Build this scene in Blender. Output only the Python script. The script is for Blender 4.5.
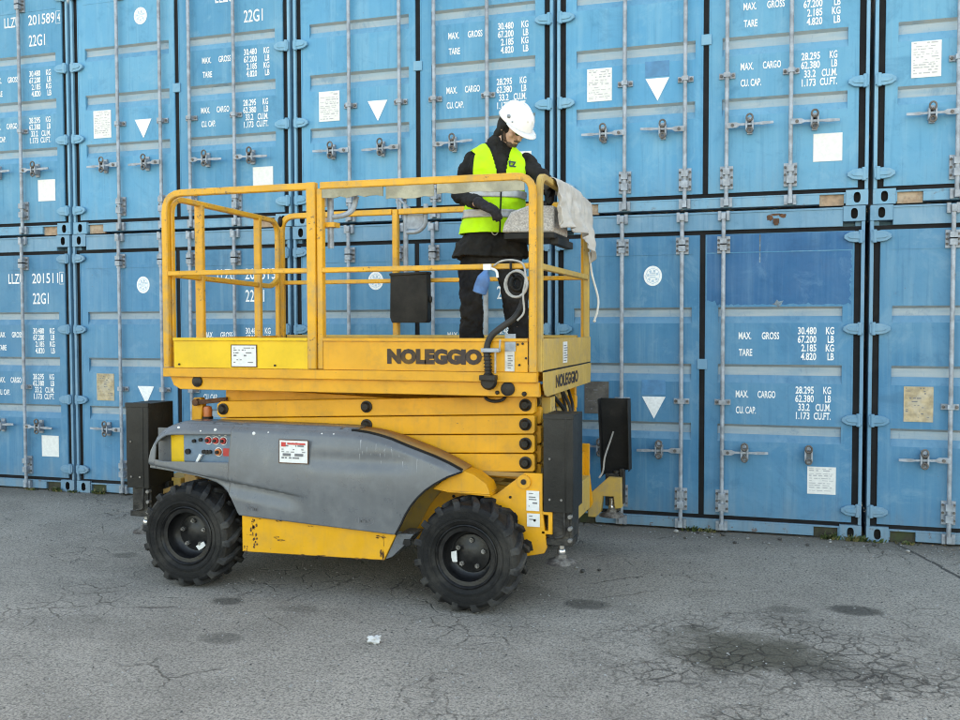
import bpy, bmesh, math, random
from mathutils import Vector, Matrix, noise as mnoise
R = math.radians
for o in list(bpy.data.objects): bpy.data.objects.remove(o)
SC = bpy.context.scene
COL = SC.collection
random.seed(7)

# ------------------------------------------------------------------ camera
cam_data = bpy.data.cameras.new('camera')
cam = bpy.data.objects.new('camera', cam_data); COL.objects.link(cam)
cam_data.sensor_width = 36.0; cam_data.lens = 35.376
cam_data.clip_start = 0.05; cam_data.clip_end = 2000
cam.matrix_world = (Matrix.Translation((-0.651, -7.818, 1.693)) @ Matrix.Rotation(0.3056, 4, 'Z')
                    @ Matrix.Rotation(-0.0386, 4, 'X') @ Matrix.Rotation(0.0026, 4, 'Y') @ Matrix.Rotation(R(90), 4, 'X'))
SC.camera = cam
SC.cycles.pixel_filter_type = 'BLACKMAN_HARRIS'; SC.cycles.filter_width = 1.1

# ------------------------------------------------------------------ sky, sun, exposure
SUN_EL, SUN_AZ = R(27), R(4)        # behind the container stack: the whole yard in view is in open shade
W = bpy.data.worlds.new('World'); SC.world = W; W.use_nodes = True
wn = W.node_tree
bg = wn.nodes['Background']
sky = wn.nodes.new('ShaderNodeTexSky'); sky.sky_type = 'NISHITA'; sky.sun_disc = False
sky.sun_elevation = SUN_EL; sky.sun_rotation = SUN_AZ
sky.dust_density = 2.0; sky.ozone_density = 0.6; sky.air_density = 1.0
wn.links.new(sky.outputs[0], bg.inputs[0]); bg.inputs[1].default_value = 0.12
sl = bpy.data.lights.new('sun', 'SUN'); sl.energy = 3.2; sl.angle = R(0.5); sl.color = (1.0, 0.94, 0.85)
so = bpy.data.objects.new('sun', sl); COL.objects.link(so)
sdir = Vector((math.sin(SUN_AZ) * math.cos(SUN_EL), math.cos(SUN_AZ) * math.cos(SUN_EL), math.sin(SUN_EL)))
so.rotation_euler = sdir.to_track_quat('Z', 'Y').to_euler()
VS = SC.view_settings
VS.view_transform = 'Standard'; VS.look = 'None'; VS.gamma = 1; VS.exposure = 2.8; VS.use_curve_mapping = False
VS.use_white_balance = True; VS.white_balance_temperature = 8700; VS.white_balance_tint = 10

# ------------------------------------------------------------------ mesh helpers
class MB:
    """collects shapes and links them as ONE mesh object"""
    def __init__(s): s.v = []; s.f = []; s.m = []
    def add(s, vs, fs, m=0):
        o = len(s.v); s.v += [tuple(v) for v in vs]
        s.f += [tuple(i + o for i in f) for f in fs]; s.m += [m] * len(fs)
        return s
    def box(s, x0, x1, y0, y1, z0, z1, m=0):
        v = [(x, y, z) for x in (x0, x1) for y in (y0, y1) for z in (z0, z1)]
        return s.add(v, [(0, 1, 3, 2), (4, 6, 7, 5), (0, 4, 5, 1), (2, 3, 7, 6), (0, 2, 6, 4), (1, 5, 7, 3)], m)
    def prism(s, poly, y0, y1, m=0, axis='y'):
        """polygon in the plane across 'axis', extruded along it"""
        n = len(poly)
        P = {'y': lambda a, b, c: (a, c, b), 'x': lambda a, b, c: (c, a, b), 'z': lambda a, b, c: (a, b, c)}[axis]
        v = [P(a, b, y0) for a, b in poly] + [P(a, b, y1) for a, b in poly]
        f = [tuple(range(n)), tuple(range(2 * n - 1, n - 1, -1))]
        f += [(i, i + n, (i + 1) % n + n, (i + 1) % n) for i in range(n)]
        return s.add(v, f, m)
    def cyl(s, p0, p1, r0, r1=None, n=16, m=0, caps=True):
        r1 = r0 if r1 is None else r1
        p0, p1 = Vector(p0), Vector(p1); d = (p1 - p0).normalized()
        a = d.orthogonal().normalized(); b = d.cross(a)
        v = []
        for p, r in ((p0, r0), (p1, r1)):
            for i in range(n):
                t = 2 * math.pi * i / n; v.append(p + (a * math.cos(t) + b * math.sin(t)) * r)
        f = [(i, (i + 1) % n, (i + 1) % n + n, i + n) for i in range(n)]
        if caps: f += [tuple(range(n - 1, -1, -1)), tuple(range(n, 2 * n))]
        return s.add(v, f, m)
    def lathe(s, prof, c, axis=(0, 1, 0), n=32, m=0, close=False):
        """prof: (radius, offset along axis)"""
        d = Vector(axis).normalized(); a = d.orthogonal().normalized(); b = d.cross(a); c = Vector(c)
        v = []; k = len(prof)
        for i in range(n):
            t = 2 * math.pi * i / n; e = a * math.cos(t) + b * math.sin(t)
            v += [c + d * h + e * r for r, h in prof]
        f = []
        for i in range(n):
            j = (i + 1) % n
            for q in range(k if close else k - 1):
                q2 = (q + 1) % k
                f.append((i * k + q, j * k + q, j * k + q2, i * k + q2))
        return s.add(v, f, m)
    def sweep(s, path, prof, m=0, up=(0, 0, 1), closed=False, caps=True):
        P = [Vector(p) for p in path]; n = len(P); k = len(prof); v = []
        u = Vector(up)
        for i in range(n):
            if closed: t = (P[(i + 1) % n] - P[i - 1])
            else: t = P[min(i + 1, n - 1)] - P[max(i - 1, 0)]
            t.normalize()
            if i == 0 and abs(t.dot(u)) > 0.95: u = t.orthogonal()
            u = (u - t * u.dot(t)).normalized(); w = t.cross(u)
            v += [P[i] + w * a + u * b for a, b in prof]
        f = []
        for i in range(n if closed else n - 1):
            i2 = (i + 1) % n
            f += [(i * k + q, i * k + (q + 1) % k, i2 * k + (q + 1) % k, i2 * k + q) for q in range(k)]
        if caps and not closed: f += [tuple(range(k - 1, -1, -1)), tuple(range((n - 1) * k, n * k))]
        return s.add(v, f, m)
    def tube(s, path, r, n=10, m=0, **kw):
        return s.sweep(path, [(r * math.cos(2 * math.pi * i / n), r * math.sin(2 * math.pi * i / n)) for i in range(n)], m, **kw)
    def bar(s, path, w=.02, h=.02, m=0, **kw):
        c = .3 * min(w, h)
        return s.sweep(path, [(-w, -h + c), (-w + c, -h), (w - c, -h), (w, -h + c), (w, h - c), (w - c, h), (-w + c, h), (-w, h - c)], m, **kw)
    def ball(s, c, r, n=14, k=9, m=0, M=None):
        r = (r, r, r) if isinstance(r, (int, float)) else r; c = Vector(c)
        v = []
        for j in range(1, k):
            ph = math.pi * j / k
            for i in range(n):
                t = 2 * math.pi * i / n
                v.append(Vector((r[0] * math.sin(ph) * math.cos(t), r[1] * math.sin(ph) * math.sin(t), r[2] * math.cos(ph))))
        v += [Vector((0, 0, r[2])), Vector((0, 0, -r[2]))]
        if M is not None: v = [M @ q for q in v]
        v = [q + c for q in v]; T = (k - 1) * n
        f = [((j) * n + i, (j) * n + (i + 1) % n, (j + 1) * n + (i + 1) % n, (j + 1) * n + i) for j in range(k - 2) for i in range(n)]
        f += [(T, (i + 1) % n, i) for i in range(n)] + [(T + 1, (k - 2) * n + i, (k - 2) * n + (i + 1) % n) for i in range(n)]
        return s.add(v, f, m)
    def limb(s, p0, r0, p1, r1, n=14, m=0):
        """closed tapered capsule"""
        p0, p1 = Vector(p0), Vector(p1); d = (p1 - p0).normalized(); a = d.orthogonal().normalized(); b = d.cross(a)
        rings = []
        for q in (-80, -55, -30, 0): rings.append((p0 + d * r0 * math.sin(R(q)), r0 * math.cos(R(q))))
        for q in (0, 30, 55, 80): rings.append((p1 + d * r1 * math.sin(R(q)), r1 * math.cos(R(q))))
        v = []
        for c, r in rings:
            for i in range(n):
                t = 2 * math.pi * i / n; v.append(c + (a * math.cos(t) + b * math.sin(t)) * r)
        K = len(rings)
        f = [(j * n + i, j * n + (i + 1) % n, (j + 1) * n + (i + 1) % n, (j + 1) * n + i) for j in range(K - 1) for i in range(n)]
        f += [tuple(range(n - 1, -1, -1)), tuple(range((K - 1) * n, K * n))]
        return s.add(v, f, m)
    def loft(s, rings, m=0, caps=True):
        k = len(rings[0]); o = [p for r in rings for p in r]
        f = [(j * k + i, j * k + (i + 1) % k, (j + 1) * k + (i + 1) % k, (j + 1) * k + i) for j in range(len(rings) - 1) for i in range(k)]
        if caps: f += [tuple(range(k - 1, -1, -1)), tuple(range((len(rings) - 1) * k, len(rings) * k))]
        return s.add(o, f, m)
    def mesh(s, name, mats, smooth=35, recalc=True):
        me = bpy.data.meshes.new(name); me.from_pydata([tuple(v) for v in s.v], [], s.f)
        for mm in (mats if isinstance(mats, (list, tuple)) else [mats]): me.materials.append(mm)
        me.polygons.foreach_set('material_index', s.m)
        if recalc:
            b = bmesh.new(); b.from_mesh(me); bmesh.ops.recalc_face_normals(b, faces=b.faces); b.to_mesh(me); b.free()
        if smooth:
            me.polygons.foreach_set('use_smooth', [True] * len(me.polygons)); me.set_sharp_from_angle(angle=R(smooth))
        me.update(); return me
    def build(s, name, mats, parent=None, smooth=35, bevel=0, recalc=True):
        return link(name, s.mesh(name, mats, smooth, recalc), parent, bevel)

def pieces(mb, gap=.003):
    """separate pieces of a collection (touching islands stay together), each as its own MB"""
    par = list(range(len(mb.v)))
    def find(i):
        while par[i] != i: par[i] = par[par[i]]; i = par[i]
        return i
    for f in mb.f:
        for i in f[1:]: par[find(i)] = find(f[0])
    isl = {}
    for k, f in enumerate(mb.f): isl.setdefault(find(f[0]), []).append(k)
    L = []
    for fs in isl.values():
        vs = {i for k in fs for i in mb.f[k]}; c = list(zip(*[mb.v[i] for i in vs]))
        L.append([fs, [min(q) - gap for q in c], [max(q) + gap for q in c]])
    ch = True
    while ch:
        ch = False
        for a in range(len(L)):
            for b_ in range(len(L) - 1, a, -1):
                if all(L[a][1][q] <= L[b_][2][q] and L[b_][1][q] <= L[a][2][q] for q in range(3)):
                    L[a] = [L[a][0] + L[b_][0], [min(p, q) for p, q in zip(L[a][1], L[b_][1])], [max(p, q) for p, q in zip(L[a][2], L[b_][2])]]
                    del L[b_]; ch = True
    out = []
    for fs, _, _ in L:
        n = MB(); ids = sorted({i for k in fs for i in mb.f[k]}); mp = {i: j for j, i in enumerate(ids)}
        n.v = [mb.v[i] for i in ids]; n.f = [tuple(mp[i] for i in mb.f[k]) for k in fs]; n.m = [mb.m[k] for k in fs]; out.append(n)
    return out
def link(name, me, parent=None, bevel=0):
    o = bpy.data.objects.new(name, me); COL.objects.link(o)
    if parent:
        o.parent = parent
    if bevel:
        b = o.modifiers.new('bevel', 'BEVEL'); b.width = bevel; b.segments = 2; b.limit_method = 'ANGLE'; b.angle_limit = R(40)
        b.harden_normals = False
    return o
def empty(name, loc=(0, 0, 0)):
    o = bpy.data.objects.new(name, None); COL.objects.link(o); o.location = loc; o.empty_display_size = .2; return o
def tag(o, label=None, cat=None, group=None, kind=None):
    if label: o['label'] = label
    if cat: o['category'] = cat
    if group: o['group'] = group
    if kind: o['kind'] = kind
    return o
def arc(c, r, a0, a1, e1, e2, n=6):
    c, e1, e2 = Vector(c), Vector(e1), Vector(e2)
    return [c + e1 * (r * math.cos(R(a0 + (a1 - a0) * i / n))) + e2 * (r * math.sin(R(a0 + (a1 - a0) * i / n))) for i in range(n + 1)]
def rounded(path, r, n=5, closed=False):
    """polyline with its corners rounded"""
    P = [Vector(p) for p in path]; out = []
    for i, p in enumerate(P):
        if not closed and i in (0, len(P) - 1): out.append(p); continue
        a = P[i - 1] - p; b = P[(i + 1) % len(P)] - p
        rr = min(r, a.length * .45, b.length * .45)
        A = p + a.normalized() * rr; B = p + b.normalized() * rr
        for k in range(n + 1):
            t = k / n; out.append(A * (1 - t) ** 2 + p * 2 * t * (1 - t) + B * t * t)
    return out
def smooth_path(pts, n=6):
    """Catmull-Rom through the points"""
    P = [Vector(p) for p in pts]; P = [P[0] * 2 - P[1]] + P + [P[-1] * 2 - P[-2]]; out = []
    for i in range(1, len(P) - 2):
        for k in range(n):
            t = k / n; a, b, c, d = P[i - 1:i + 3]
            out.append(.5 * ((2 * b) + (c - a) * t + (2 * a - 5 * b + 4 * c - d) * t * t + (3 * b - a - 3 * c + d) * t ** 3))
    out.append(P[-2]); return out
def lerp_tab(tab, x):
    if x <= tab[0][0]: return tab[0][1]
    for (a, b), (c, d) in zip(tab, tab[1:]):
        if x <= c: return b + (d - b) * (x - a) / max(c - a, 1e-9)
    return tab[-1][1]
def sstep(a, b, x):
    t = max(0, min(1, (x - a) / (b - a))); return t * t * (3 - 2 * t)

# lettering: flat painted letters as mesh
_tc = {}
def glyphs(txt, bold=0.0):
    k = (txt, bold)
    if k not in _tc:
        cu = bpy.data.curves.new('lettering', 'FONT'); cu.body = txt; cu.size = 1; cu.offset = bold; cu.resolution_u = 3
        o = bpy.data.objects.new('lettering', cu); COL.objects.link(o)
        me = bpy.data.meshes.new_from_object(o.evaluated_get(bpy.context.evaluated_depsgraph_get()))
        vs = [(v.co.x, v.co.y) for v in me.vertices]; fs = [tuple(p.vertices) for p in me.polygons]
        bpy.data.objects.remove(o); bpy.data.curves.remove(cu); bpy.data.meshes.remove(me)
        _tc[k] = (vs, fs)
    return _tc[k]
CAPH = max(v[1] for v in glyphs('H')[0])
def put_text(mb, txt, P, h, sx=1.0, align='l', fitw=None, m=0, bold=0.0):
    """P(a,b) maps text plane to space; a along the line, b up; h = cap height"""
    vs, fs = glyphs(txt, bold)
    k = h / CAPH; x0 = min(v[0] for v in vs); x1 = max(v[0] for v in vs)
    sx = k * sx if fitw is None else fitw / (x1 - x0)
    off = -x0 * sx if align == 'l' else -x1 * sx
    mb.add([P(v[0] * sx + off, v[1] * k) for v in vs], fs, m)

# ------------------------------------------------------------------ materials
def new_mat(name):
    m = bpy.data.materials.new(name); m.use_nodes = True
    nt = m.node_tree; return m, nt, nt.nodes['Principled BSDF']
class NG:
    def __init__(s, nt): s.nt = nt
    def n(s, t, **k):
        nd = s.nt.nodes.new(t)
        for a, b in k.items(): setattr(nd, a, b)
        return nd
    def l(s, a, b): s.nt.links.new(a, b)
    def coord(s, off=(0, 0, 0), sc=(1, 1, 1), src='Object'):
        t = s.n('ShaderNodeTexCoord'); mp = s.n('ShaderNodeMapping')
        mp.inputs['Location'].default_value = off; mp.inputs['Scale'].default_value = sc
        s.l(t.outputs[src], mp.inputs[0]); return mp.outputs[0]
    def noise(s, co, scale, detail=4, rough=.55, out='Fac', dist=0):
        x = s.n('ShaderNodeTexNoise'); x.inputs['Scale'].default_value = scale; x.inputs['Detail'].default_value = detail
        x.inputs['Roughness'].default_value = rough; x.inputs['Distortion'].default_value = dist
        s.l(co, x.inputs['Vector']); return x.outputs[out]
    def voro(s, co, scale, feature='DISTANCE_TO_EDGE', rnd=1.0):
        x = s.n('ShaderNodeTexVoronoi'); x.feature = feature; x.inputs['Scale'].default_value = scale
        x.inputs['Randomness'].default_value = rnd; s.l(co, x.inputs['Vector']); return x.outputs[0]
    def ramp(s, v, a, b, lo=0.0, hi=1.0):
        x = s.n('ShaderNodeMapRange'); x.inputs[1].default_value = a; x.inputs[2].default_value = b
        x.inputs[3].default_value = lo; x.inputs[4].default_value = hi; x.interpolation_type = 'SMOOTHSTEP'
        s.l(v, x.inputs[0]); return x.outputs[0]
    def math(s, op, a, b=None):
        x = s.n('ShaderNodeMath'); x.operation = op
        for i, q in enumerate((a, b)):
            if q is None: continue
            if isinstance(q, (int, float)): x.inputs[i].default_value = q
            else: s.l(q, x.inputs[i])
        return x.outputs[0]
    def mix(s, f, a, b, blend='MIX'):
        x = s.n('ShaderNodeMix'); x.data_type = 'RGBA'; x.blend_type = blend
        for q, i in ((f, 0), (a, 6), (b, 7)):
            if isinstance(q, (int, float)): x.inputs[i].default_value = q
            elif isinstance(q, tuple): x.inputs[i].default_value = (*q, 1)
            else: s.l(q, x.inputs[i])
        return x.outputs[2]
    def bump(s, h, strength, dist, prev=None):
        x = s.n('ShaderNodeBump'); x.inputs['Strength'].default_value = strength; x.inputs['Distance'].default_value = dist
        s.l(h, x.inputs['Height'])
        if prev: s.l(prev, x.inputs['Normal'])
        return x.outputs[0]

def simple(name, col, rough=.6, metal=0.0, var=.25, scale=14, bump=.15, bscale=60, spec=None, dirt=None, dirt_amt=.5, off=(0, 0, 0)):
    """a plain surface with colour variation, optional dirt/dust patches and fine bump"""
    m, nt, b = new_mat(name); g = NG(nt); co = g.coord(off)
    n1 = g.noise(co, scale, 5)
    c = g.mix(g.ramp(n1, .3, .7), tuple(x * (1 - var) for x in col), tuple(min(1, x * (1 + var)) for x in col))
    if dirt:
        n2 = g.noise(co, scale * .35, 6, .65); c = g.mix(g.math('MULTIPLY', g.ramp(n2, .42, .68), dirt_amt), c, dirt)
    g.l(c, b.inputs['Base Color'])
    g.l(g.ramp(n1, .2, .8, rough * .85, min(1, rough * 1.15)), b.inputs['Roughness']); b.inputs['Metallic'].default_value = metal
    if spec is not None: b.inputs['Specular IOR Level'].default_value = spec
    if bump: g.l(g.bump(g.noise(co, bscale, 3), bump, .01), b.inputs['Normal'])
    return m

def container_paint(name, col, chalk, amt, seed, dusty=0.0, rough=.5, dust=(.40, .40, .37), foot=0.0):
    m, nt, b = new_mat(name); g = NG(nt)
    off = (seed * 3.7, seed * 1.9, seed * 5.3); co = g.coord(off); st = g.coord(off, (9, 9, .55)); st2 = g.coord(off, (30, 30, 1.2))
    big = g.noise(co, 1.1, 5, .6); med = g.noise(co, 5, 6, .65); streak = g.noise(st, 1.5, 5, .6); fs = g.noise(st2, 1.2, 4, .6)
    c = g.mix(g.ramp(big, .3, .72, max(0, amt - .22), amt + .2), col, chalk)
    c = g.mix(g.math('MULTIPLY', g.ramp(streak, .46, .74), .5), c, tuple(x * .9 + .06 for x in chalk))
    c = g.mix(g.math('MULTIPLY', g.ramp(fs, .52, .75), .35), c, tuple(x * .72 for x in col))
    c = g.mix(g.math('MULTIPLY', g.ramp(med, .58, .74), .25), c, tuple(x * .6 for x in col))
    if dusty:
        dn = g.noise(g.coord(off, (1.2, 6, 9)), 2.5, 5, .6)
        c = g.mix(g.ramp(dn, .25, .75, dusty * .7, min(1, dusty * 1.15)), c, dust)
    mot = g.noise(co, 2.6, 7, .72, dist=.6); mot2 = g.noise(g.coord(off, (7, 7, 3)), 3.5, 6, .75)
    c = g.mix(g.ramp(mot, .54, .70, 0, .42), c, tuple(x * .66 for x in col)); c = g.mix(g.ramp(mot, .46, .32, 0, .40), c, tuple(x * .9 + .07 for x in chalk))
    c = g.mix(g.ramp(mot2, .56, .70, 0, .32), c, tuple(x * .75 + .02 for x in col))
    # rust: small chips and a few scuffs
    sp = g.noise(co, 46, 4, .7); area = g.noise(co, 2.3, 3, .6)
    rust = g.math('MULTIPLY', g.ramp(sp, .67, .73), g.ramp(area, .5, .66))
    c = g.mix(g.math('MULTIPLY', rust, .85), c, (.14, .07, .035))
    sc = g.math('MULTIPLY', g.ramp(g.noise(g.coord(off, (3, 3, 22)), 3.2, 4, .7), .68, .72), g.ramp(area, .52, .7))
    c = g.mix(g.math('MULTIPLY', sc, .4), c, tuple(min(1, x * 1.5 + .1) for x in chalk))
    if foot:
        oz = g.n('ShaderNodeSeparateXYZ'); tc = g.n('ShaderNodeTexCoord'); g.l(tc.outputs['Object'], oz.inputs[0])
        low = g.ramp(g.math('ADD', oz.outputs[2], g.math('MULTIPLY', med, .35)), .62, .14)
        c = g.mix(g.math('MULTIPLY', g.math('MULTIPLY', low, g.ramp(streak, .35, .65, .35, 1)), .42 * foot), c, (.16, .165, .165))
        rs = g.math('MULTIPLY', g.ramp(g.noise(co, 17, 5, .7), .58, .66), g.ramp(oz.outputs[2], .20, .05))
        c = g.mix(g.math('MULTIPLY', rs, .75 * foot), c, (.13, .065, .035))
    g.l(c, b.inputs['Base Color'])
    g.l(g.ramp(med, .3, .7, rough * .85, rough * 1.25), b.inputs['Roughness']); b.inputs['Specular IOR Level'].default_value = .35
    nb = g.bump(big, .5, .05); nb = g.bump(med, .35, .006, nb); g.l(g.bump(sp, .1, .002, nb), b.inputs['Normal'])
    return m

def machine_paint(name, col, seed=0, rough=.42, chips=1.0, dirt=(.23, .17, .09), dirt_amt=.35, grime=(.05, .04, .03), lo=.66, edge=.65):
    m, nt, b = new_mat(name); g = NG(nt); off = (seed * 2.3, seed * 1.1, seed * 4.7); co = g.coord(off)
    n1 = g.noise(co, 2.2, 6, .62); n2 = g.noise(co, 9, 6, .68); st = g.noise(g.coord(off, (16, 16, 1.1)), 1.6, 5, .62)
    c = g.mix(g.ramp(n1, .3, .7), tuple(x * .86 for x in col), tuple(min(1, x * 1.08) for x in col))
    c = g.mix(g.math('MULTIPLY', g.ramp(n2, .45, .75), dirt_amt), c, dirt)
    c = g.mix(g.math('MULTIPLY', g.ramp(st, .52, .8), dirt_amt * .8), c, dirt)
    sp = g.noise(co, 38, 5, .72); area = g.noise(co, 4, 3, .6)
    chip = g.math('MULTIPLY', g.ramp(sp, lo, lo + .04), g.ramp(area, .46, .62))
    c = g.mix(g.math('MULTIPLY', chip, .9 * chips), c, grime)
    scr = g.ramp(g.noise(g.coord(off, (2.5, 2.5, 40)), 4, 3, .6), .73, .76)
    c = g.mix(g.math('MULTIPLY', scr, .35 * chips), c, tuple(min(1, x * .6 + .28) for x in col))
    if edge:
        bv = g.n('ShaderNodeBevel', samples=4); bv.inputs['Radius'].default_value = .009
        ge = g.n('ShaderNodeNewGeometry'); dt = g.n('ShaderNodeVectorMath'); dt.operation = 'DOT_PRODUCT'
        g.l(bv.outputs[0], dt.inputs[0]); g.l(ge.outputs['Normal'], dt.inputs[1])
        em = g.math('MULTIPLY', g.ramp(dt.outputs['Value'], .985, .90), g.ramp(g.noise(co, 7, 5, .7), .44, .60))
        c = g.mix(g.math('MULTIPLY', em, edge), c, (.17, .10, .055))
    g.l(c, b.inputs['Base Color'])
    g.l(g.ramp(n2, .3, .75, rough * .8, min(1, rough * 1.6)), b.inputs['Roughness'])
    nb = g.bump(n1, .3, .012); g.l(g.bump(sp, .12, .0015, nb), b.inputs['Normal'])
    return m

M = {}
YEL = (.76, .345, .010)
M['yellow'] = machine_paint('yellow_paint', YEL, 1, dirt_amt=.28)
M['yellow_bright'] = machine_paint('fresh_yellow_paint', (.80, .49, .008), 2, dirt_amt=.12, chips=.4)
M['yellow_rail'] = machine_paint('worn_yellow_rail_paint', (.75, .36, .014), 3, rough=.4, dirt=(.34, .27, .15), dirt_amt=.6, chips=1.0, lo=.58, grime=(.10, .06, .035))
M['yellow_dusty'] = machine_paint('dusty_yellow_paint', (.52, .34, .08), 4, rough=.7, dirt=(.36, .28, .16), dirt_amt=.85)
M['yellow_tan'] = machine_paint('weathered_tan_paint', (.42, .24, .07), 5, rough=.7, dirt=(.28, .2, .12), dirt_amt=.8)
M['yellow_guard'] = machine_paint('chipped_yellow_paint', (.80, .38, .008), 6, chips=2.0, dirt_amt=.2)
M['hood_grey'] = machine_paint('grey_gelcoat', (.118, .128, .138), 7, rough=.30, dirt=(.22, .225, .225), dirt_amt=.3, chips=.4, grime=(.35, .35, .34), edge=0)
M['panel_blue'] = simple('blue_grey_panel', (.13, .2, .27), .45, var=.12)
M['black_plastic'] = simple('black_plastic', (0.0098, 0.0098, 0.0098), .6, var=.3, dirt=(.06, .056, .05), dirt_amt=.4, scale=8, bump=.1, spec=0.25)
M['cover_grey'] = simple('dark_grey_cover', (0.0150, 0.0146, 0.0135), .5, var=.3, dirt=(.055, .052, .045), dirt_amt=.45, scale=6, spec=0.25)
M['black_steel'] = simple('black_greasy_steel', (0.0140, 0.0140, 0.0140), .5, var=.4, dirt=(.1, .09, .075), dirt_amt=.6, scale=22, bump=.4, spec=0.3)
M['chrome'] = simple('bright_steel', (.62, .62, .62), .3, .9, var=.15)
M['bolt'] = simple('bolt_steel', (.22, .21, .2), .5, .6, var=.3)
M['pin'] = simple('greased_pin_steel', (0.0250, 0.0225, 0.0200), .5, .3, var=.4, spec=0.3)
M['rusty'] = simple('rusty_steel', (.12, .055, .028), .85, .1, var=.4, scale=30, bump=.4)
M['rusty_foot'] = simple('rusty_muddy_foot_steel', (.05, .042, .038), .9, var=.4, scale=30, bump=.5, dirt=(.30, .28, .25), dirt_amt=.8)
M['orange'] = simple('orange_lens', (.55, .15, .04), .35, var=.1)
M['white_print'] = simple('white_label', (.72, .72, .7), .5, var=.06, scale=40, bump=0)
M['white_paint'] = simple('white_marking_paint', (.80, .82, .82), .6, var=.08, scale=60, bump=0)
M['print_grey'] = simple('printed_ink', (.16, .16, .17), .6, var=.1, bump=0)
M['print_red'] = simple('red_ink', (.55, .05, .04), .6, var=.1, bump=0)
M['faint_ink'] = simple('faded_ink', (.42, .43, .45), .6, var=.1, bump=0)
M['blue_ink'] = simple('faded_blue_ink', (.40, .55, .66), .6, var=.1, bump=0)
M['black_letter'] = machine_paint('black_letter_paint', (.03, .017, .014), 8, rough=.55, dirt=(.5, .28, .04), dirt_amt=.22, chips=0)
M['tan_plate'] = simple('yellowed_plate', (.42, .33, .2), .6, var=.3, scale=18, dirt=(.5, .46, .38), dirt_amt=.6)
M['dull_plate'] = simple('grimy_brown_plate', (.10, .09, .08), .6, var=.3, scale=18, dirt=(.16, .14, .12), dirt_amt=.5)
M['silver_plate'] = simple('dull_aluminium_plate', (.5, .5, .48), .5, .3, var=.2, scale=20)
M['galv'] = simple('galvanised_steel', (.29, .335, .385), .5, .25, var=.3, scale=16, dirt=(.2, .19, .19), dirt_amt=.4, bump=.2)
M['galv_dark'] = simple('tarnished_steel', (.13, .125, .12), .6, .3, var=.4, scale=24, dirt=(.11, .065, .04), dirt_amt=.5, bump=.3)
M['gasket'] = simple('black_rubber_gasket', (.009, .0095, .011), .75, var=.4, spec=.2, dirt=(.03, .028, .027), dirt_amt=.4, scale=9)
M['hole'] = simple('dark_cavity', (.012, .012, .012), .9, var=.3)
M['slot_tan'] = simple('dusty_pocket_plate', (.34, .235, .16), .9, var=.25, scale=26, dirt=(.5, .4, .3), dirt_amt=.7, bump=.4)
M['slot_dark'] = simple('dark_green_pocket_plate', (.05, .045, .03), .9, var=.4, scale=20, dirt=(.04, .06, .02), dirt_amt=.7)  # lower row: dark plate with greenish patches
M['tyre'] = simple('tyre_rubber', (0.0112, 0.0112, 0.0116), .7, var=.35, scale=10, dirt=(.07, .064, .055), dirt_amt=.6, bump=.3, bscale=90, spec=0.2)
M['tread'] = simple('worn_tread_rubber', (0.0224, 0.0224, 0.0232), .72, var=.35, scale=14, dirt=(.10, .095, .085), dirt_amt=.6, bump=.4, bscale=70, spec=0.2)
M['rim'] = simple('black_rim_paint', (0.0084, 0.0084, 0.0091), .38, var=.3, dirt=(.05, .048, .045), dirt_amt=.3, scale=20, spec=0.35)
M['grimy_strip'] = simple('grimy_plastic_strip', (.36, .34, .25), .7, var=.25, scale=9, dirt=(.22, .2, .13), dirt_amt=.8, bump=.3)
M['speckled'] = simple('speckled_grey_casing', (.50, .48, .46), .75, var=.3, scale=110, dirt=(.2, .19, .18), dirt_amt=.45, bump=.4)
M['fabric'] = simple('dusty_grey_fabric', (.52, .50, .47), .95, var=.10, scale=11, dirt=(.34, .32, .29), dirt_amt=.45, bump=.35, bscale=45)
M['hose'] = simple('black_hose', (0.0090, 0.0090, 0.0090), .5, var=.3, dirt=(.07, .065, .06), dirt_amt=.5, spec=0.25)
M['cable_grey'] = simple('grey_cable', (.36, .35, .33), .6, var=.2, scale=25)
M['cord_white'] = simple('white_cord', (.62, .62, .6), .7, var=.15)
M['blue_tool'] = simple('blue_plastic', (.045, .14, .32), .5, var=.25, scale=20)
M['paper'] = simple('crumpled_paper', (.55, .54, .52), .85, var=.12, scale=20)
M['stone'] = simple('pale_stone', (.3, .295, .28), .9, var=.3, scale=40, bump=.4)
M['dark_stone'] = simple('dark_stone', (.06, .058, .055), .9, var=.3, scale=40, bump=.4)
M['leaf'] = simple('weed_leaf', (.055, .085, .022), .7, var=.45, scale=30)
M['leaf_dry'] = simple('dry_weed_leaf', (.17, .15, .06), .8, var=.3, scale=30)
M['skin'] = simple('skin', (.62, .39, .28), .5, var=.12, scale=22, bump=.1)
M['beard'] = simple('beard_hair', (.10, .065, .045), .9, var=.4, scale=80, bump=.6, bscale=160)
M['jacket'] = simple('black_work_jacket', (0.0171, 0.0167, 0.0162), .88, var=.3, scale=9, bump=.35, bscale=26, dirt=(.05, .048, .045), dirt_amt=.35, spec=0.12)
M['trouser'] = simple('black_work_trousers', (0.0130, 0.0130, 0.0146), .9, var=.3, scale=10, bump=.4, bscale=20, dirt=(.045, .043, .04), dirt_amt=.4, spec=0.1)
M['glove'] = simple('dark_grey_glove', (0.0338, 0.0315, 0.0338), .8, var=.3, scale=30, bump=.3, spec=0.15)
M['boot'] = simple('black_boot', (0.0105, 0.0098, 0.0091), .6, var=.3, spec=0.25)
M['hivis'] = simple('fluorescent_yellow_fabric', (.46, .86, .012), .75, var=.08, scale=9, bump=1.0, bscale=15)
M['reflective'] = simple('silver_reflective_tape', (.40, .40, .39), .4, .3, var=.12, scale=30)
M['helmet'] = simple('white_helmet_shell', (.82, .82, .81), .28, var=.03, scale=10, bump=0)
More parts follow.
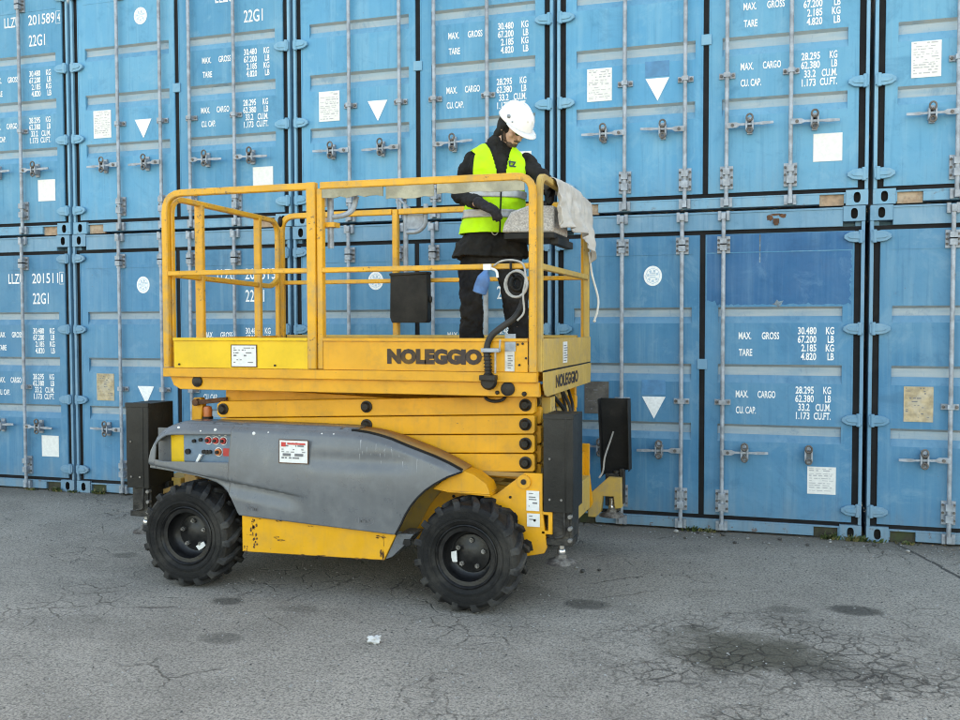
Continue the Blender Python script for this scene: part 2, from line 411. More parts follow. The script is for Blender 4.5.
M['lens'] = simple('dark_glasses', (.02, .02, .022), .15, var=.1, bump=0)
M['mark_ink'] = simple('navy_print', (.02, .04, .07), .6, bump=0)
M['stripe'] = simple('scraped_paint', (.14, .22, .28), .8, var=.5, scale=30, dirt=(.12, .09, .06), dirt_amt=.8)
M['ghost_blue'] = simple('overpaint_blue', (.052, .215, .40), .55, var=.2, scale=8)
M['repaint_blue'] = container_paint('repaint_blue', (.006, .098, .245), (.035, .185, .34), .08, 31)

def asphalt():
    m, nt, b = new_mat('asphalt'); g = NG(nt); co = g.coord()
    sep = g.n('ShaderNodeSeparateXYZ'); g.l(co, sep.inputs[0])
    X, Y = sep.outputs[0], sep.outputs[1]
    wob = g.noise(co, 3.0, 4, .6, 'Color')
    vm = g.n('ShaderNodeVectorMath'); vm.operation = 'MULTIPLY_ADD'; g.l(wob, vm.inputs[0])
    vm.inputs[1].default_value = (.22, .22, 0); g.l(co, vm.inputs[2]); cw = vm.outputs[0]
    big = g.noise(co, .5, 5, .6); med = g.noise(co, 2.6, 6, .65); grit = g.noise(co, 85, 3, .7); agg = g.voro(co, 95, 'F1')
    c = g.mix(g.ramp(big, .3, .7), (.262, .236, .199), (.40, .359, .302))
    c = g.mix(g.ramp(med, .35, .72, 0, .55), c, (.46, .414, .350))
    c = g.mix(g.ramp(grit, .30, .60, .22, 1), (.055, .052, .047), c)
    c = g.mix(g.ramp(g.noise(co, 52, 3, .7), .60, .72, 0, .6), c, (.5, .47, .43))
    c = g.mix(g.ramp(g.noise(co, 38, 4, .75), .36, .52, .55, 0), c, (.085, .08, .073))
    c = g.mix(g.ramp(g.noise(co, 140, 2, .6), .66, .78, 0, .6), c, (.36, .35, .33))
    c = g.mix(g.ramp(g.noise(co, 26, 3, .6), .60, .7, 0, .5), c, (.05, .05, .05))
    def spot(cx, cy, rx, ry, edge=.5, wobble=.5):
        dx = g.math('MULTIPLY', g.math('SUBTRACT', X, cx), 1 / rx); dy = g.math('MULTIPLY', g.math('SUBTRACT', Y, cy), 1 / ry)
        d = g.math('ADD', g.math('MULTIPLY', dx, dx), g.math('MULTIPLY', dy, dy))
        d = g.math('ADD', d, g.math('MULTIPLY', g.math('SUBTRACT', med, .5), wobble * 2.4))
        return g.ramp(d, 1 + edge, 1 - edge)
    croc_zone = spot(-.55, -3.0, .95, .85, .95, 1.6)
    # cracks: wide-spaced network everywhere, crocodile cracking around the stain
    e1 = g.voro(cw, .95); k1 = g.math('MULTIPLY', g.ramp(e1, .0065, .001), g.math('MULTIPLY', g.ramp(g.noise(co, 1.6, 3), .50, .62), .75))
    e2 = g.voro(cw, 4.6); k2 = g.math('MULTIPLY', g.ramp(e2, .028, .004), g.ramp(g.noise(co, 1.1, 4, .6), .47, .66))
    e3 = g.voro(cw, 10.5); k3 = g.math('MULTIPLY', g.math('MULTIPLY', g.ramp(e3, .085, .012), croc_zone), g.ramp(g.noise(co, 2.2, 4, .65), .34, .60, .05, 1))
    crack = g.math('MAXIMUM', g.math('MAXIMUM', k1, g.math('MULTIPLY', k2, .8)), k3)
    stain = g.math('MULTIPLY', spot(-.80, -2.82, .38, .30, .9, 1.7), .72)
    c = g.mix(stain, c, (.050, .044, .026))
    for (a, d, rx, ry, s) in ((-.2, -1.92, .15, .10, .72), (-.56, -2.02, .12, .07, .4), (-3.85, -2.84, .10, .07, .65), (-3.5, -3.45, .12, .09, .45), (-3.35, -2.85, .14, .08, .3),
                              (-1.73, -2.27, .13, .10, .6), (-.30, -3.05, .30, .16, .35), (-2.55, -2.1, .5, .3, .35), (-5.2, -2.05, .1, .08, .45), (-2.3, -3.3, .5, .2, .15), (-4.3, -3.5, .6, .2, .15)):
        c = g.mix(g.math('MULTIPLY', spot(a, d, rx, ry, .55, .9), s), c, (.04, .039, .034))
    # old repair seam running off to the right
    t = g.math('ABSOLUTE', g.math('ADD', g.math('SUBTRACT', g.math('MULTIPLY', X, .953), g.math('MULTIPLY', Y, -.302)), g.math('ADD', -.215, g.math('MULTIPLY', g.math('SUBTRACT', med, .5), .10))))
    seam = g.math('MULTIPLY', g.ramp(t, .022, .008), g.ramp(Y, -1.5, -1.1))
    c = g.mix(g.math('MULTIPLY', seam, .8), c, (.03, .03, .03))
    # dirt gathered along the foot of the containers
    dirt = g.math('MULTIPLY', g.ramp(g.math('ADD', Y, g.math('MULTIPLY', med, .5)), -.35, .2), .55)
    c = g.mix(dirt, c, (.10, .092, .075))
    c = g.mix(g.math('MULTIPLY', g.math('MULTIPLY', crack, g.ramp(g.noise(co, 14, 3, .6), .3, .6, .45, 1)), .74), c, (.026, .022, .02))
    g.l(c, b.inputs['Base Color'])
    g.l(g.math('SUBTRACT', .92, g.math('MULTIPLY', stain, .25)), b.inputs['Roughness']); b.inputs['Specular IOR Level'].default_value = .15
    nb = g.bump(med, .4, .02); nb = g.bump(agg, .35, .005, nb); nb = g.bump(grit, .45, .003, nb)
    inv = g.math('SUBTRACT', 1.0, crack); g.l(g.bump(inv, .8, .012, nb), b.inputs['Normal'])
    return m
M['asphalt'] = asphalt()

# ------------------------------------------------------------------ ground
gm = MB(); gm.add([(-300, -300, 0), (300, -300, 0), (300, 300, 0), (-300, 300, 0)], [(0, 1, 2, 3)])
tag(gm.build('ground', M['asphalt'], smooth=0), kind='structure')
# ------------------------------------------------------------------ containers
CW, CH, CL = 2.438, 2.591, 6.058
RIBS = [(1.820, 1.692), (1.362, 1.214), (.880, .742)]
DX = {'l': (.076, 1.198), 'r': (1.242, 2.362)}
RX = {'l': (.165, 1.135), 'r': (1.345, 2.28)}
DZ0, DZ1, YD = .136, 2.402, .012
_mc = {}
def cached(key, fn):
    if key not in _mc: _mc[key] = fn()
    return _mc[key]

def casting_mesh(x0, x1, z0, z1, hx, y0=-.004):
    b = MB(); hz = (z0 + z1) / 2; a, c = .025, .041; n = 24
    outer, inner = [], []
    for i in range(n):
        t = 2 * math.pi * i / n; dx, dz = math.cos(t), math.sin(t)
        k = max(abs(dx) / 1.0, abs(dz) / 1.0)
        outer.append(((x0 + x1) / 2 + dx / k * (x1 - x0) / 2, hz + dz / k * (z1 - z0) / 2))
        q = (abs(dx / a) ** 2.6 + abs(dz / c) ** 2.6) ** (-1 / 2.6); inner.append((hx + dx * q, hz + dz * q))
    # exact corners
    for cx, cz in ((x0, z0), (x1, z0), (x1, z1), (x0, z1)):
        j = min(range(n), key=lambda q: (outer[q][0] - cx) ** 2 + (outer[q][1] - cz) ** 2); outer[j] = (cx, cz)
    v = [(x, y0, z) for x, z in outer] + [(x, y0, z) for x, z in inner] + [(x, y0 + .05, z) for x, z in inner] + [(x, .174, z) for x, z in outer]
    f0, f1, f2, f3 = [], [], [], []
    for i in range(n):
        j = (i + 1) % n
        f0.append((i, j, n + j, n + i)); f1.append((n + i, n + j, 2 * n + j, 2 * n + i)); f3.append((i, 3 * n + i, 3 * n + j, j))
    b.add(v, f0 + f3, 0); b.add(v[n:3 * n], [(i, (i + 1) % n, n + (i + 1) % n, n + i) for i in range(n)] + [tuple(range(n, 2 * n))], 1)
    return b.mesh('corner_casting', [M['hole'], M['hole']], 30)

def frame_mesh():
    b = MB()
    for x0, x1 in ((.002, .028), (2.410, 2.436)):
        b.box(x0, x1, 0, .12, .118, 2.473)                       # corner post face
    for x0, x1 in ((.028, .07), (2.368, 2.410)): b.box(x0, x1, .045, .12, .118, 2.473)
    b.box(.162, 2.276, .004, .14, 2.436, 2.578)                  # header
    b.box(.162, 2.276, -.002, .02, 2.566, 2.583)
    # sill with two pockets
    b.box(.162, 2.276, .004, .14, .088, .102)
    for x0, x1 in ((.352, 2.086),): b.box(x0, x1, .004, .14, .016, .088)
    for x0, x1 in ((.162, .172), (2.264, 2.276)): b.box(x0, x1, .004, .14, .016, .088)
    # side rails, walls and roof behind
    b.box(.004, .05, .12, CL, .02, .18); b.box(2.388, 2.434, .12, CL, .02, .18)
    b.box(.02, 2.418, .12, CL - .03, .15, 2.56); b.box(.004, .06, .12, CL, 2.5, 2.58); b.box(2.378, 2.434, .12, CL, 2.5, 2.58)
    return b.mesh('frame', M['hole'], 30)
def pocket_mesh(x0, x1):
    b = MB(); b.box(x0, x1, .03, .06, .004, .088)
    return b.mesh('pocket_plate', M['hole'], 0)
def gasket_mesh():
    b = MB(); y0, y1 = .026, .06
    b.box(.028, .078, y0, y1, .12, 2.436); b.box(2.36, 2.410, y0, y1, .12, 2.436)
    b.box(.078, 2.36, y0, y1, 2.398, 2.436); b.box(.078, 2.36, y0, y1, .102, .14)
    return b.mesh('door_surround_gasket', M['gasket'], 0)
def centre_gasket():
    b = MB(); b.box(1.196, 1.244, .020, .055, DZ0, DZ1); return b.mesh('centre_gasket', M['gasket'], 0)

def door_mesh(side):
    x0, x1 = DX[side]; a, c = RX[side]; b = MB(); dep = .028
    prof = [(DZ1, 0)]
    for zt, zb in RIBS:
        h = zt - zb
        prof += [(zt, 0), (zt - h * .14, dep), (zt - h * .58, dep), (zb, 0)]
    prof.append((DZ0, 0))
    b.add([(x0, YD, DZ0), (a, YD, DZ0), (a, YD, DZ1), (x0, YD, DZ1)], [(0, 1, 2, 3)])
    b.add([(c, YD, DZ0), (x1, YD, DZ0), (x1, YD, DZ1), (c, YD, DZ1)], [(0, 1, 2, 3)])
    for i, ((z0, d0), (z1, d1)) in enumerate(zip(prof, prof[1:])):
        kind = 0 if i % 4 == 0 else i % 4          # 1 upper slope, 2 flat, 3 lower slope
        b.add([(a, YD + d0, z0), (c, YD + d0, z0), (c, YD + d1, z1), (a, YD + d1, z1)], [(0, 1, 2, 3)], {0: 0, 1: 1, 2: 2, 3: 3}[kind])
    for j in range(3):
        q = prof[1 + 4 * j:5 + 4 * j]
        for x in (a, c): b.add([(x, YD + d, z) for z, d in q], [(0, 1, 2, 3)], 0)
    # edges and back of the leaf
    v = [(x0, YD, DZ0), (x1, YD, DZ0), (x1, YD, DZ1), (x0, YD, DZ1)] + [(x0, .06, DZ0), (x1, .06, DZ0), (x1, .06, DZ1), (x0, .06, DZ1)]
    b.add(v, [(0, 4, 5, 1), (1, 5, 6, 2), (2, 6, 7, 3), (3, 7, 4, 0), (4, 7, 6, 5)])
    # weld seam, top and bottom reinforcement lips
    b.box(a - .01, c + .01, YD - .003, YD + .002, 2.250, 2.258)
    b.box(x0 + .004, x0 + .012, YD - .003, YD + .002, DZ0 + .02, DZ1 - .02); b.box(x1 - .012, x1 - .004, YD - .003, YD + .002, DZ0 + .02, DZ1 - .02)
    me = b.mesh('door', [M['hole']] * 4, 20, recalc=False)
    return me
BARX = (.575, 1.06, 1.385, 1.868)
def bar_mesh(x):
    b = MB(); y = -.034
    b.cyl((x, y, .05), (x, y, 2.54), .0165, n=12)
    for z0, s in ((.05, 1), (2.54, -1)):                            # cam and keeper on the frame
        b.box(x - .017, x + .017, y - .026, -.001, z0 - .022, z0 + .03); b.box(x - .045, x - .02, -.03, .0, z0 - .03, z0 + .045)
        b.box(x + .02, x + .045, -.03, .0, z0 - .03, z0 + .045)
    for z0, z1 in ((.165, .345), (2.25, 2.385)):                    # bearing plates with bolts
        b.box(x - .05, x + .05, -.006, YD, z0, z1); b.box(x - .026, x + .026, y - .023, .0, z0 + .02, z0 + .075); b.box(x - .026, x + .026, y - .023, .0, z1 - .07, z1 - .02)
        for dx in (-.04, .04):
            for z in (z0 + .03, (z0 + z1) / 2, z1 - .03): b.cyl((x + dx, -.016, z), (x + dx, -.002, z), .010, n=6, m=1)
    for z in (1.057,):
        b.box(x - .062, x + .062, -.005, YD, z - .022, z + .022); b.box(x - .024, x + .024, y - .022, 0, z - .018, z + .018)
        for dx in (-.046, .046): b.cyl((x + dx, -.016, z), (x + dx, -.002, z), .012, n=8, m=1)
    return b.mesh('locking_bar', [M['galv'], M['galv_dark']], 35)
def handle_mesh(x, s, arm=True, tilt=0.0):
    b = MB(); z = .655; hx = x + s * .175
    if arm:
        zz = lambda q: z + tilt * q
        b.prism([(x, z - .020), (x + s * .075, z - .020), (x + s * .10, zz(.1) - .008), (x + s * .24, zz(.24) - .008), (x + s * .27, zz(.27) - .013), (x + s * .355, zz(.355) - .009), (x + s * .355, zz(.355) + .009), (x + s * .27, zz(.27) + .012), (x + s * .24, zz(.24) + .008), (x + s * .10, zz(.1) + .010), (x + s * .075, z + .022), (x, z + .022)], -.060, -.050)
        b.cyl((x + s * .045, -.068, z), (x + s * .045, -.04, z), .013, n=10, m=1)
    b.box(hx - .020, hx + .020, -.008, YD, z - .066, z + .066)
    for dx in (-.024, .024): b.prism([(hx + dx - .006, z - .045), (hx + dx + .006, z - .045), (hx + dx + .006, z + .040), (hx + dx - .006, z + .040)], -.070, -.004)
    def oring(c, rx, rz, m):
        b.tube([(c[0] + rx * math.cos(2 * math.pi * i / 18), -.072, c[1] + rz * math.sin(2 * math.pi * i / 18)) for i in range(18)], .0075, 8, m, closed=True, caps=False, up=(0, 1, 0))
    oring((hx, z + .052), .023, .027, 1); oring((hx, z - .046), .020, .020, 1)
    b.cyl((hx, -.074, z + .028), (hx, -.010, z + .028), .010, n=8, m=1)
    return b.mesh('handle', [M['galv'], M['galv_dark']], 35)
def hinge_mesh(z, side):
    b = MB(); f = (lambda x: x) if side == 'r' else (lambda x: CW - x)
    pl = [(2.432, z - .036), (2.432, z + .036), (2.372, z + .042), (2.325, z + .036), (2.286, z + .014), (2.284, z - .012), (2.32, z - .036), (2.372, z - .044)]
    b.prism([(f(x), q) for x, q in pl], -.02, .004)
    b.cyl((f(2.405), -.014, z - .05), (f(2.405), -.014, z + .05), .017, n=10)
    b.prism([(f(x), q) for x, q in [(2.40, z - .02), (2.40, z + .02), (2.33, z + .016), (2.31, z), (2.33, z - .016)]], -.027, -.02)
    return b.mesh('hinge', M['hole'], 35)

def PXZ(x, y, z): return lambda a, b: (x + a, y, z + b)
YT = YD - .0025
def specs_meshes():
    h = .053; out = []
    def L(s, x, zt, al='l', sx=.62, fw=None):
        b = MB(); put_text(b, s, PXZ(x, YT, zt - h), h, sx, al, fw, bold=.022); out.append(b.mesh('weight_lettering', M['white_paint'], 0))
    L('MAX.', 1.505, 1.617, fw=.098); L('GROSS', 1.683, 1.617, fw=.132); L('TARE', 1.508, 1.484, fw=.103)
    for i, (n, u) in enumerate((('30.480', 'KG'), ('67.200', 'LB'), ('2.185', 'KG'), ('4.820', 'LB'))):
        L(n, 2.092, 1.657 - i * .0675, 'r', .66); L(u, 2.222, 1.657 - i * .0675, 'r', .60)
    L('MAX.', 1.486, 1.150, fw=.098); L('CARGO', 1.655, 1.150, fw=.136); L('CU. CAP.', 1.488, 1.022, fw=.155)
    for i, (n, u) in enumerate((('28.295', 'KG'), ('62.380', 'LB'), ('33.2', 'CU.M.'), ('1.173', 'CU.FT.'))):
        L(n, 2.078 - (.03 if i > 1 else 0), 1.190 - i * .0675, 'r', .66); L(u, 2.204, 1.190 - i * .0675, 'r', .56)
    return out
def number_meshes(owner, digits, check, code):
    out = []
    def L(t, x, z, h, w, bold=.008):
        b = MB(); put_text(b, t, PXZ(x, YT, z), h, fitw=w, bold=bold); out.append(b.mesh('number_lettering', M['white_paint'], 0)); return b
    if owner: L(owner, 1.655, 2.115, .098, .195)
    if digits: L(digits, 1.955, 2.115, .098, .325 * len(digits) / 6)
    if check:
        b = MB(); put_text(b, check, PXZ(2.311 if check != '1' else 2.318, YT, 2.122), .080, fitw=.036 if check != '1' else .018, bold=.006)
        for x0, x1, z0, z1 in ((2.295, 2.299, 2.10, 2.225), (2.359, 2.355, 2.10, 2.225), (2.299, 2.355, 2.10, 2.104), (2.299, 2.355, 2.221, 2.225)):
            b.add([(x0, YT, z0), (x1, YT, z0), (x1, YT, z1), (x0, YT, z1)], [(0, 1, 2, 3)])
        out.append(b.mesh('check_digit', M['white_paint'], 0))
    if code: L(code, 1.958, 1.905, .108, .2)
    return out
def plate_mesh(x0, x1, z0, z1, seed, dens=1.0, y=YD - .004):
    """printed sheet: backing plus rows of small print"""
    b = MB(); r = random.Random(seed); b.box(x0, x1, y, YD + .001, z0, z1, 0)
    if dens > 0:
        z = z1 - .018
        while z > z0 + .015:
            x = x0 + .014
            h = r.choice((.005, .006, .009))
            while x < x1 - .03:
                w = r.uniform(.01, .05) * (1 if r.random() < dens else .4)
                w = min(w, x1 - .012 - x)
                if r.random() < dens: b.add([(x, y - .0015, z), (x + w, y - .0015, z), (x + w, y - .0015, z + h), (x, y - .0015, z + h)], [(0, 1, 2, 3)], 1)
                x += w + r.uniform(.006, .02)
            z -= h + r.uniform(.008, .017)
    return b
def round_mark():
    b = MB(); c = (.822, 2.08); n = 32
    b.add([(c[0] + .074 * math.cos(2 * math.pi * i / n), YT, c[1] + .082 * math.sin(2 * math.pi * i / n)) for i in range(n)], [tuple(range(n))], 0)
    rr = random.Random(3)
    def ring(r0, r1, a0, a1):
        k = 8
        for i in range(k):
            t0, t1 = R(a0 + (a1 - a0) * i / k), R(a0 + (a1 - a0) * (i + 1) / k)
            b.add([(c[0] + q * math.cos(t), YT - .0015, c[1] + q * 1.1 * math.sin(t)) for q, t in ((r0, t0), (r1, t0), (r1, t1), (r0, t1))], [(0, 1, 2, 3)], 1)
    ring(.056, .060, 0, 360)
    for i in range(7): ring(.030, .046, i * 50 + 8, i * 50 + 34)
    for dz in (-.014, .004, .02): b.box(c[0] - .026, c[0] + .024, YT - .002, YT - .001, c[1] + dz, c[1] + dz + .007, 1)
    return b.mesh('round_emblem', [M['white_paint'], M['blue_ink']], 0)
def triangle_mesh(patch):
    b = MB(); b.add([(.738, YT - .001, 1.088), (.930, YT - .001, 1.088), (.836, YT - .001, .906)], [(0, 1, 2)], 0)
    return b.mesh('triangle_mark', M['white_paint'], 0)

GROUP = 'blue shipping containers stacked two high'
def make_container(X0, Z0, label, base, chalk, amt, seed, number=None, csc='white', sticker='white', patch=False, bars=(1, 1, 1, 1), arms=(1, 1, 1, 1), repaint=False, upper=True, latch=False):
    root = tag(empty('shipping_container', (X0, 0, Z0)), label, 'container', GROUP)
    rv = random.Random(seed * 31); kk = [rv.uniform(.86, 1.10) for _ in range(2)]; ft_ = .55 if upper else 1.0
    PDOOR = {q: container_paint('container_paint', tuple(x * k_ for x in base), tuple(x * (.5 + .5 * k_) for x in chalk), amt + rv.uniform(-.18, .18), seed + 200 * i_, foot=ft_) for i_, (q, k_) in enumerate(zip('lr', kk))}
    P = PDOOR['l']
    PF = container_paint('container_frame_paint', tuple(a * .6 + b * .4 for a, b in zip(base, chalk)), tuple(x * .85 + .09 for x in chalk), amt + .15, seed + 50, foot=ft_)
    PD = container_paint('dusty_recess_paint', base, chalk, amt, seed + 80, dusty=.72, rough=.8)
    PD2 = container_paint('dust_caked_paint', base, chalk, amt, seed + 90, dusty=.66, rough=.85, dust=(.44, .47, .47))
    PD3 = container_paint('dust_washed_paint', base, chalk, amt, seed + 95, dusty=.10, rough=.6)
    def part(name, me, par, mats=None, bevel=0):
        o = link(name, me, par, bevel)
        if mats:
            for sl_, mm in zip(o.material_slots, mats): sl_.link = 'OBJECT'; sl_.material = mm
        return o
    fr = part('frame', cached('frame', frame_mesh), root, [PF], .003)
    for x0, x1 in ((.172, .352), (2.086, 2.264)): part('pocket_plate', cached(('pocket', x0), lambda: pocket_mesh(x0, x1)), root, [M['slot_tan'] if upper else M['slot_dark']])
    for i, (x0, x1, z0, z1, hx) in enumerate(((0, .162, 0, .118, .081), (2.276, 2.438, 0, .118, 2.357), (0, .162, 2.473, 2.591, .081), (2.276, 2.438, 2.473, 2.591, 2.357))):
        part('corner_casting', cached(('cast', i), lambda: casting_mesh(x0 + .001, x1 - .001, z0 + .001, z1 - .001, hx)), fr, [PF, M['hole']])
    part('door_surround_gasket', cached('gasket', gasket_mesh), root)
    for side in 'lr':
        d = part('door', cached(('door', side), lambda: door_mesh(side)), root, [PDOOR[side], PD, PD2, PD3])
        for z in (.235, .939, 1.646, 2.353): part('hinge', cached(('hinge', side, z), lambda: hinge_mesh(z, side)), d, [PF], .003)
        for k in ((0, 1) if side == 'l' else (2, 3)):
            if bars[k]: part('locking_bar', cached(('bar', k), lambda: bar_mesh(BARX[k])), d, None)
            tl = random.Random(seed * 9 + k).choice((-.03, -.02, 0, .02, .05))
            part('handle', cached(('handle', k, arms[k], tl), lambda: handle_mesh(BARX[k], -1 if side == 'l' else 1, arms[k], tl)), d, None)
        if side == 'l':
            part('round_emblem', cached('emblem', round_mark), d)
            part('triangle_mark', cached('triangle', lambda: triangle_mesh(0)), d)
            if patch:
                q = MB(); q.box(.735, .928, YT - .0005, YD + .001, 1.102, 1.225); q.build('painted_over_patch', M['ghost_blue'], d)
            q = plate_mesh(.256, .462, .936, 1.205, seed, {'white': .75, 'tan': .35, 'dark': .2}[csc])
            q.build('plate', [{'white': M['white_print'], 'tan': M['tan_plate'], 'dark': M['dull_plate']}[csc], M['faint_ink'] if csc == 'white' else M['print_grey']], d, 0)
        else:
            part('centre_gasket', cached('cgasket', centre_gasket), d)
            q = MB(); q.box(1.182, 1.262, YD - .012, YD + .02, 1.318, 1.402); o = q.build('centre_latch', PF, d, bevel=.003)
            for me_ in cached('specs', specs_meshes): part('weight_lettering', me_, d)
            for me_ in (number_meshes(*number) if number else []): part(me_.name.split('.')[0], me_, d)
            q = plate_mesh(2.036, 2.247, .347, .562, seed + 5, 0 if sticker == 'white' else .9)
            q.build('notice_sheet', [M['white_print'], M['faint_ink']], d, 0)
            if repaint:
                a, c = RX['r']; q = MB()
                re_ = random.Random(6); xs_ = [1.2445 + 1.095 * i / 60 for i in range(61)]; q.prism([(1.2445, 2.2495)] + [(x, 1.832 + abs(re_.gauss(0, .008)) + (.03 if x < 1.33 else 0)) for x in xs_] + [(2.335 + re_.uniform(-.012, .012), 1.86 + .39 * i / 24) for i in range(24)] + [(2.34, 2.2495)], YD - .0012, YD + .001); q.box(1.2445, 2.3595, YD - .0012, YD + .001, 2.2585, 2.399)
                tag(q.build('repainted_panel', M['repaint_blue'], d, 0), 'darker blue repainted top panel of the right door')
                q = MB(); q.box(1.658, 1.668, YD - .0016, YD, 2.17, 2.395); q.build('scraped_stripe', M['stripe'], d, 0)
                q = MB(); pts = [(.0, .0), (.03, .04), (.05, .02), (.10, .03), (.07, -.02), (.045, -.035), (.02, -.02), (-.03, .0)]
                q.prism([(1.775 + x * .7, 1.845 + z * .8) for x, z in pts], YD - .0018, YD); q.build('paint_scar', M['stripe'], d, 0)
    if latch:
        q = MB(); r_ = random.Random(8)
        for cx, cz, rx, rz in ((1.735, 2.522, .035, .026), (1.835, 2.535, .030, .018), (1.785, 2.545, .05, .010)):
            q.prism([(cx + rx * r_.uniform(.6, 1.15) * math.cos(t * .449), cz + rz * r_.uniform(.6, 1.15) * math.sin(t * .449)) for t in range(14)], .001, .005)
        q.box(1.760, 1.806, -.016, .006, 2.475, 2.512); q.box(1.768, 1.798, -.022, .0, 2.462, 2.476)
        q.build('rusty_bracket', M['rusty'], root, 0, .002)
    return root
PITCH = 2.47
UB, UC = (.036, .248, .445), (.118, .357, .515)      # upper row: paler blue than the lower row
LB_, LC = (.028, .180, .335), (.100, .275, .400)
rows = [
 (3, 1, 'pale blue container with number 201589, upper row, cut by the left edge', UB, UC, .45, 1, dict(number=('LLZU', '201589', '4', '22G1'))),
 (2, 1, 'pale blue container above the rear of the yellow lift, upper row, second from left', UB, UC, .5, 2, dict(number=('LLZU', '', '', '22G1'))),
 (1, 1, 'pale blue container right behind the worker in the white helmet, upper row', UB, UC, .55, 3, dict()),
 (0, 1, 'pale blue container with a hung white document sheet, upper row, right of the worker', UB, UC, .5, 4, dict(patch=True)),
 (-1, 1, 'pale blue container cut by the right edge, upper row', UB, UC, .5, 5, dict()),
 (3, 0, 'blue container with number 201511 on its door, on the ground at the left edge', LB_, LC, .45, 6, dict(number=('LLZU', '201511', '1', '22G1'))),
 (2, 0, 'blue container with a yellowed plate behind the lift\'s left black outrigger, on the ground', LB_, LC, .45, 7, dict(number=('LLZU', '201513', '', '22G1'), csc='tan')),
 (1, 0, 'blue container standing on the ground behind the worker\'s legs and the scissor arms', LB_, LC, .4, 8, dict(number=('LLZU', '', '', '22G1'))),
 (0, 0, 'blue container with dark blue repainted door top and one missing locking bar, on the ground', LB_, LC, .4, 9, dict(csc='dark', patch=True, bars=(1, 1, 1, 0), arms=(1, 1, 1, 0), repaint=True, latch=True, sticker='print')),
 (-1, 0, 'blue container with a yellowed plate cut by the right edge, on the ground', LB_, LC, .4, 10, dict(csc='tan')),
]
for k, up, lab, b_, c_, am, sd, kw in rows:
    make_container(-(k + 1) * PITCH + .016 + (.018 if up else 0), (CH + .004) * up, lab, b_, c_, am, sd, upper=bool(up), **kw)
# ------------------------------------------------------------------ scissor lift
LIFT = tag(empty('scissor_lift', (-3.3, -1.7, 0)), 'yellow rough-terrain scissor lift with grey hood and black wheels, platform half raised', 'scissor lift')
SPLIT = {'mounting_plate', 'axle', 'bolt_hole', 'rivet', 'push_button', 'stamped_mark', 'guide_pin', 'pivot_pin', 'cross_tube', 'hydraulic_hose', 'rail_post', 'rubber_cap', 'latch_tube',
         'screw', 'rear_bracket', 'rubber_edge', 'grimy_strip', 'pivot_boss', 'yellow_divider', 'end_slide', 'control_tray', 'joystick', 'hose_clamp', 'side_label', 'fender', 'platform'}
def lp(mb, name, mats, parent=None, **kw):
    """a part of the lift, built in world coordinates"""
    if name in SPLIT:
        q_ = pieces(mb)
        if len(q_) > 1:
            SPLIT.discard(name); o = [lp(p, name, mats, parent, **kw) for p in q_][0]; SPLIT.add(name); return o
    o = mb.build(name, mats, parent or LIFT, **kw)
    if (parent or LIFT) is LIFT: o.location = (3.3, 1.7, 0)
    return o
YN, YF, XL, XR = -2.50, -.94, -4.53, -1.97

# chassis
b = MB()
b.box(-4.62, -2.0, -2.16, -1.20, .34, .70); b.box(-4.50, -2.30, -2.18, -1.18, .70, .76)
b.box(-4.80, -4.62, -2.20, -1.16, .50, .62); b.box(-2.05, -1.93, -2.22, -1.14, .36, .60)
lp(b, 'chassis', M['yellow_dusty'], bevel=.008)
b = MB()     # axles
for x in (-4.27, -2.375): b.cyl((x, -2.4, .325), (x, -.95, .325), .07, n=14); b.box(x - .12, x + .12, -1.82, -1.55, .22, .45)
lp(b, 'axle', M['black_steel'])
b = MB()     # front mounting plates, near and far
fp = [(-2.33, .60), (-2.325, .655), (-2.25, .672), (-2.075, .808), (-1.964, .808), (-1.964, .59), (-1.938, .37), (-1.955, .335), (-2.057, .312), (-2.20, .303), (-2.23, .33), (-2.23, .55)]
for y0, y1 in ((-2.44, -2.415), (-.99, -.965)): b.prism(fp, y0, y1)
b.prism([(-1.97, .585), (-1.905, .585), (-1.905, .45), (-1.97, .45), (-1.97, .47), (-1.93, .47), (-1.93, .565), (-1.97, .565)], -2.44, -2.30)
b.box(-2.1, -2.0, -2.415, -2.16, .38, .75); b.box(-2.1, -2.0, -1.2, -.99, .38, .75)
fpo = lp(b, 'mounting_plate', M['yellow'], bevel=.003)
b = MB(); b.cyl((-2.075, -2.455, .757), (-2.075, -2.43, .757), .042, n=20); b.cyl((-2.075, -2.462, .757), (-2.075, -2.45, .757), .016, n=10, m=1)
for x, z in ((-2.22, .60), (-2.16, .66), (-2.22, .52), (-2.12, .52), (-2.01, .53)): b.cyl((x, -2.448, z), (x, -2.43, z), .008, n=8, m=1)
b.prism([(-2.235, .57), (-2.13, .57), (-2.115, .55), (-2.115, .455), (-2.2, .46)], -2.446, -2.438, 1)
b.prism([(-2.10, .36), (-2.09, .40), (-2.06, .415), (-2.03, .40), (-2.02, .35), (-2.06, .34)], -2.446, -2.438, 1)
lp(b, 'pivot_boss', [M['yellow'], M['pin']], fpo)
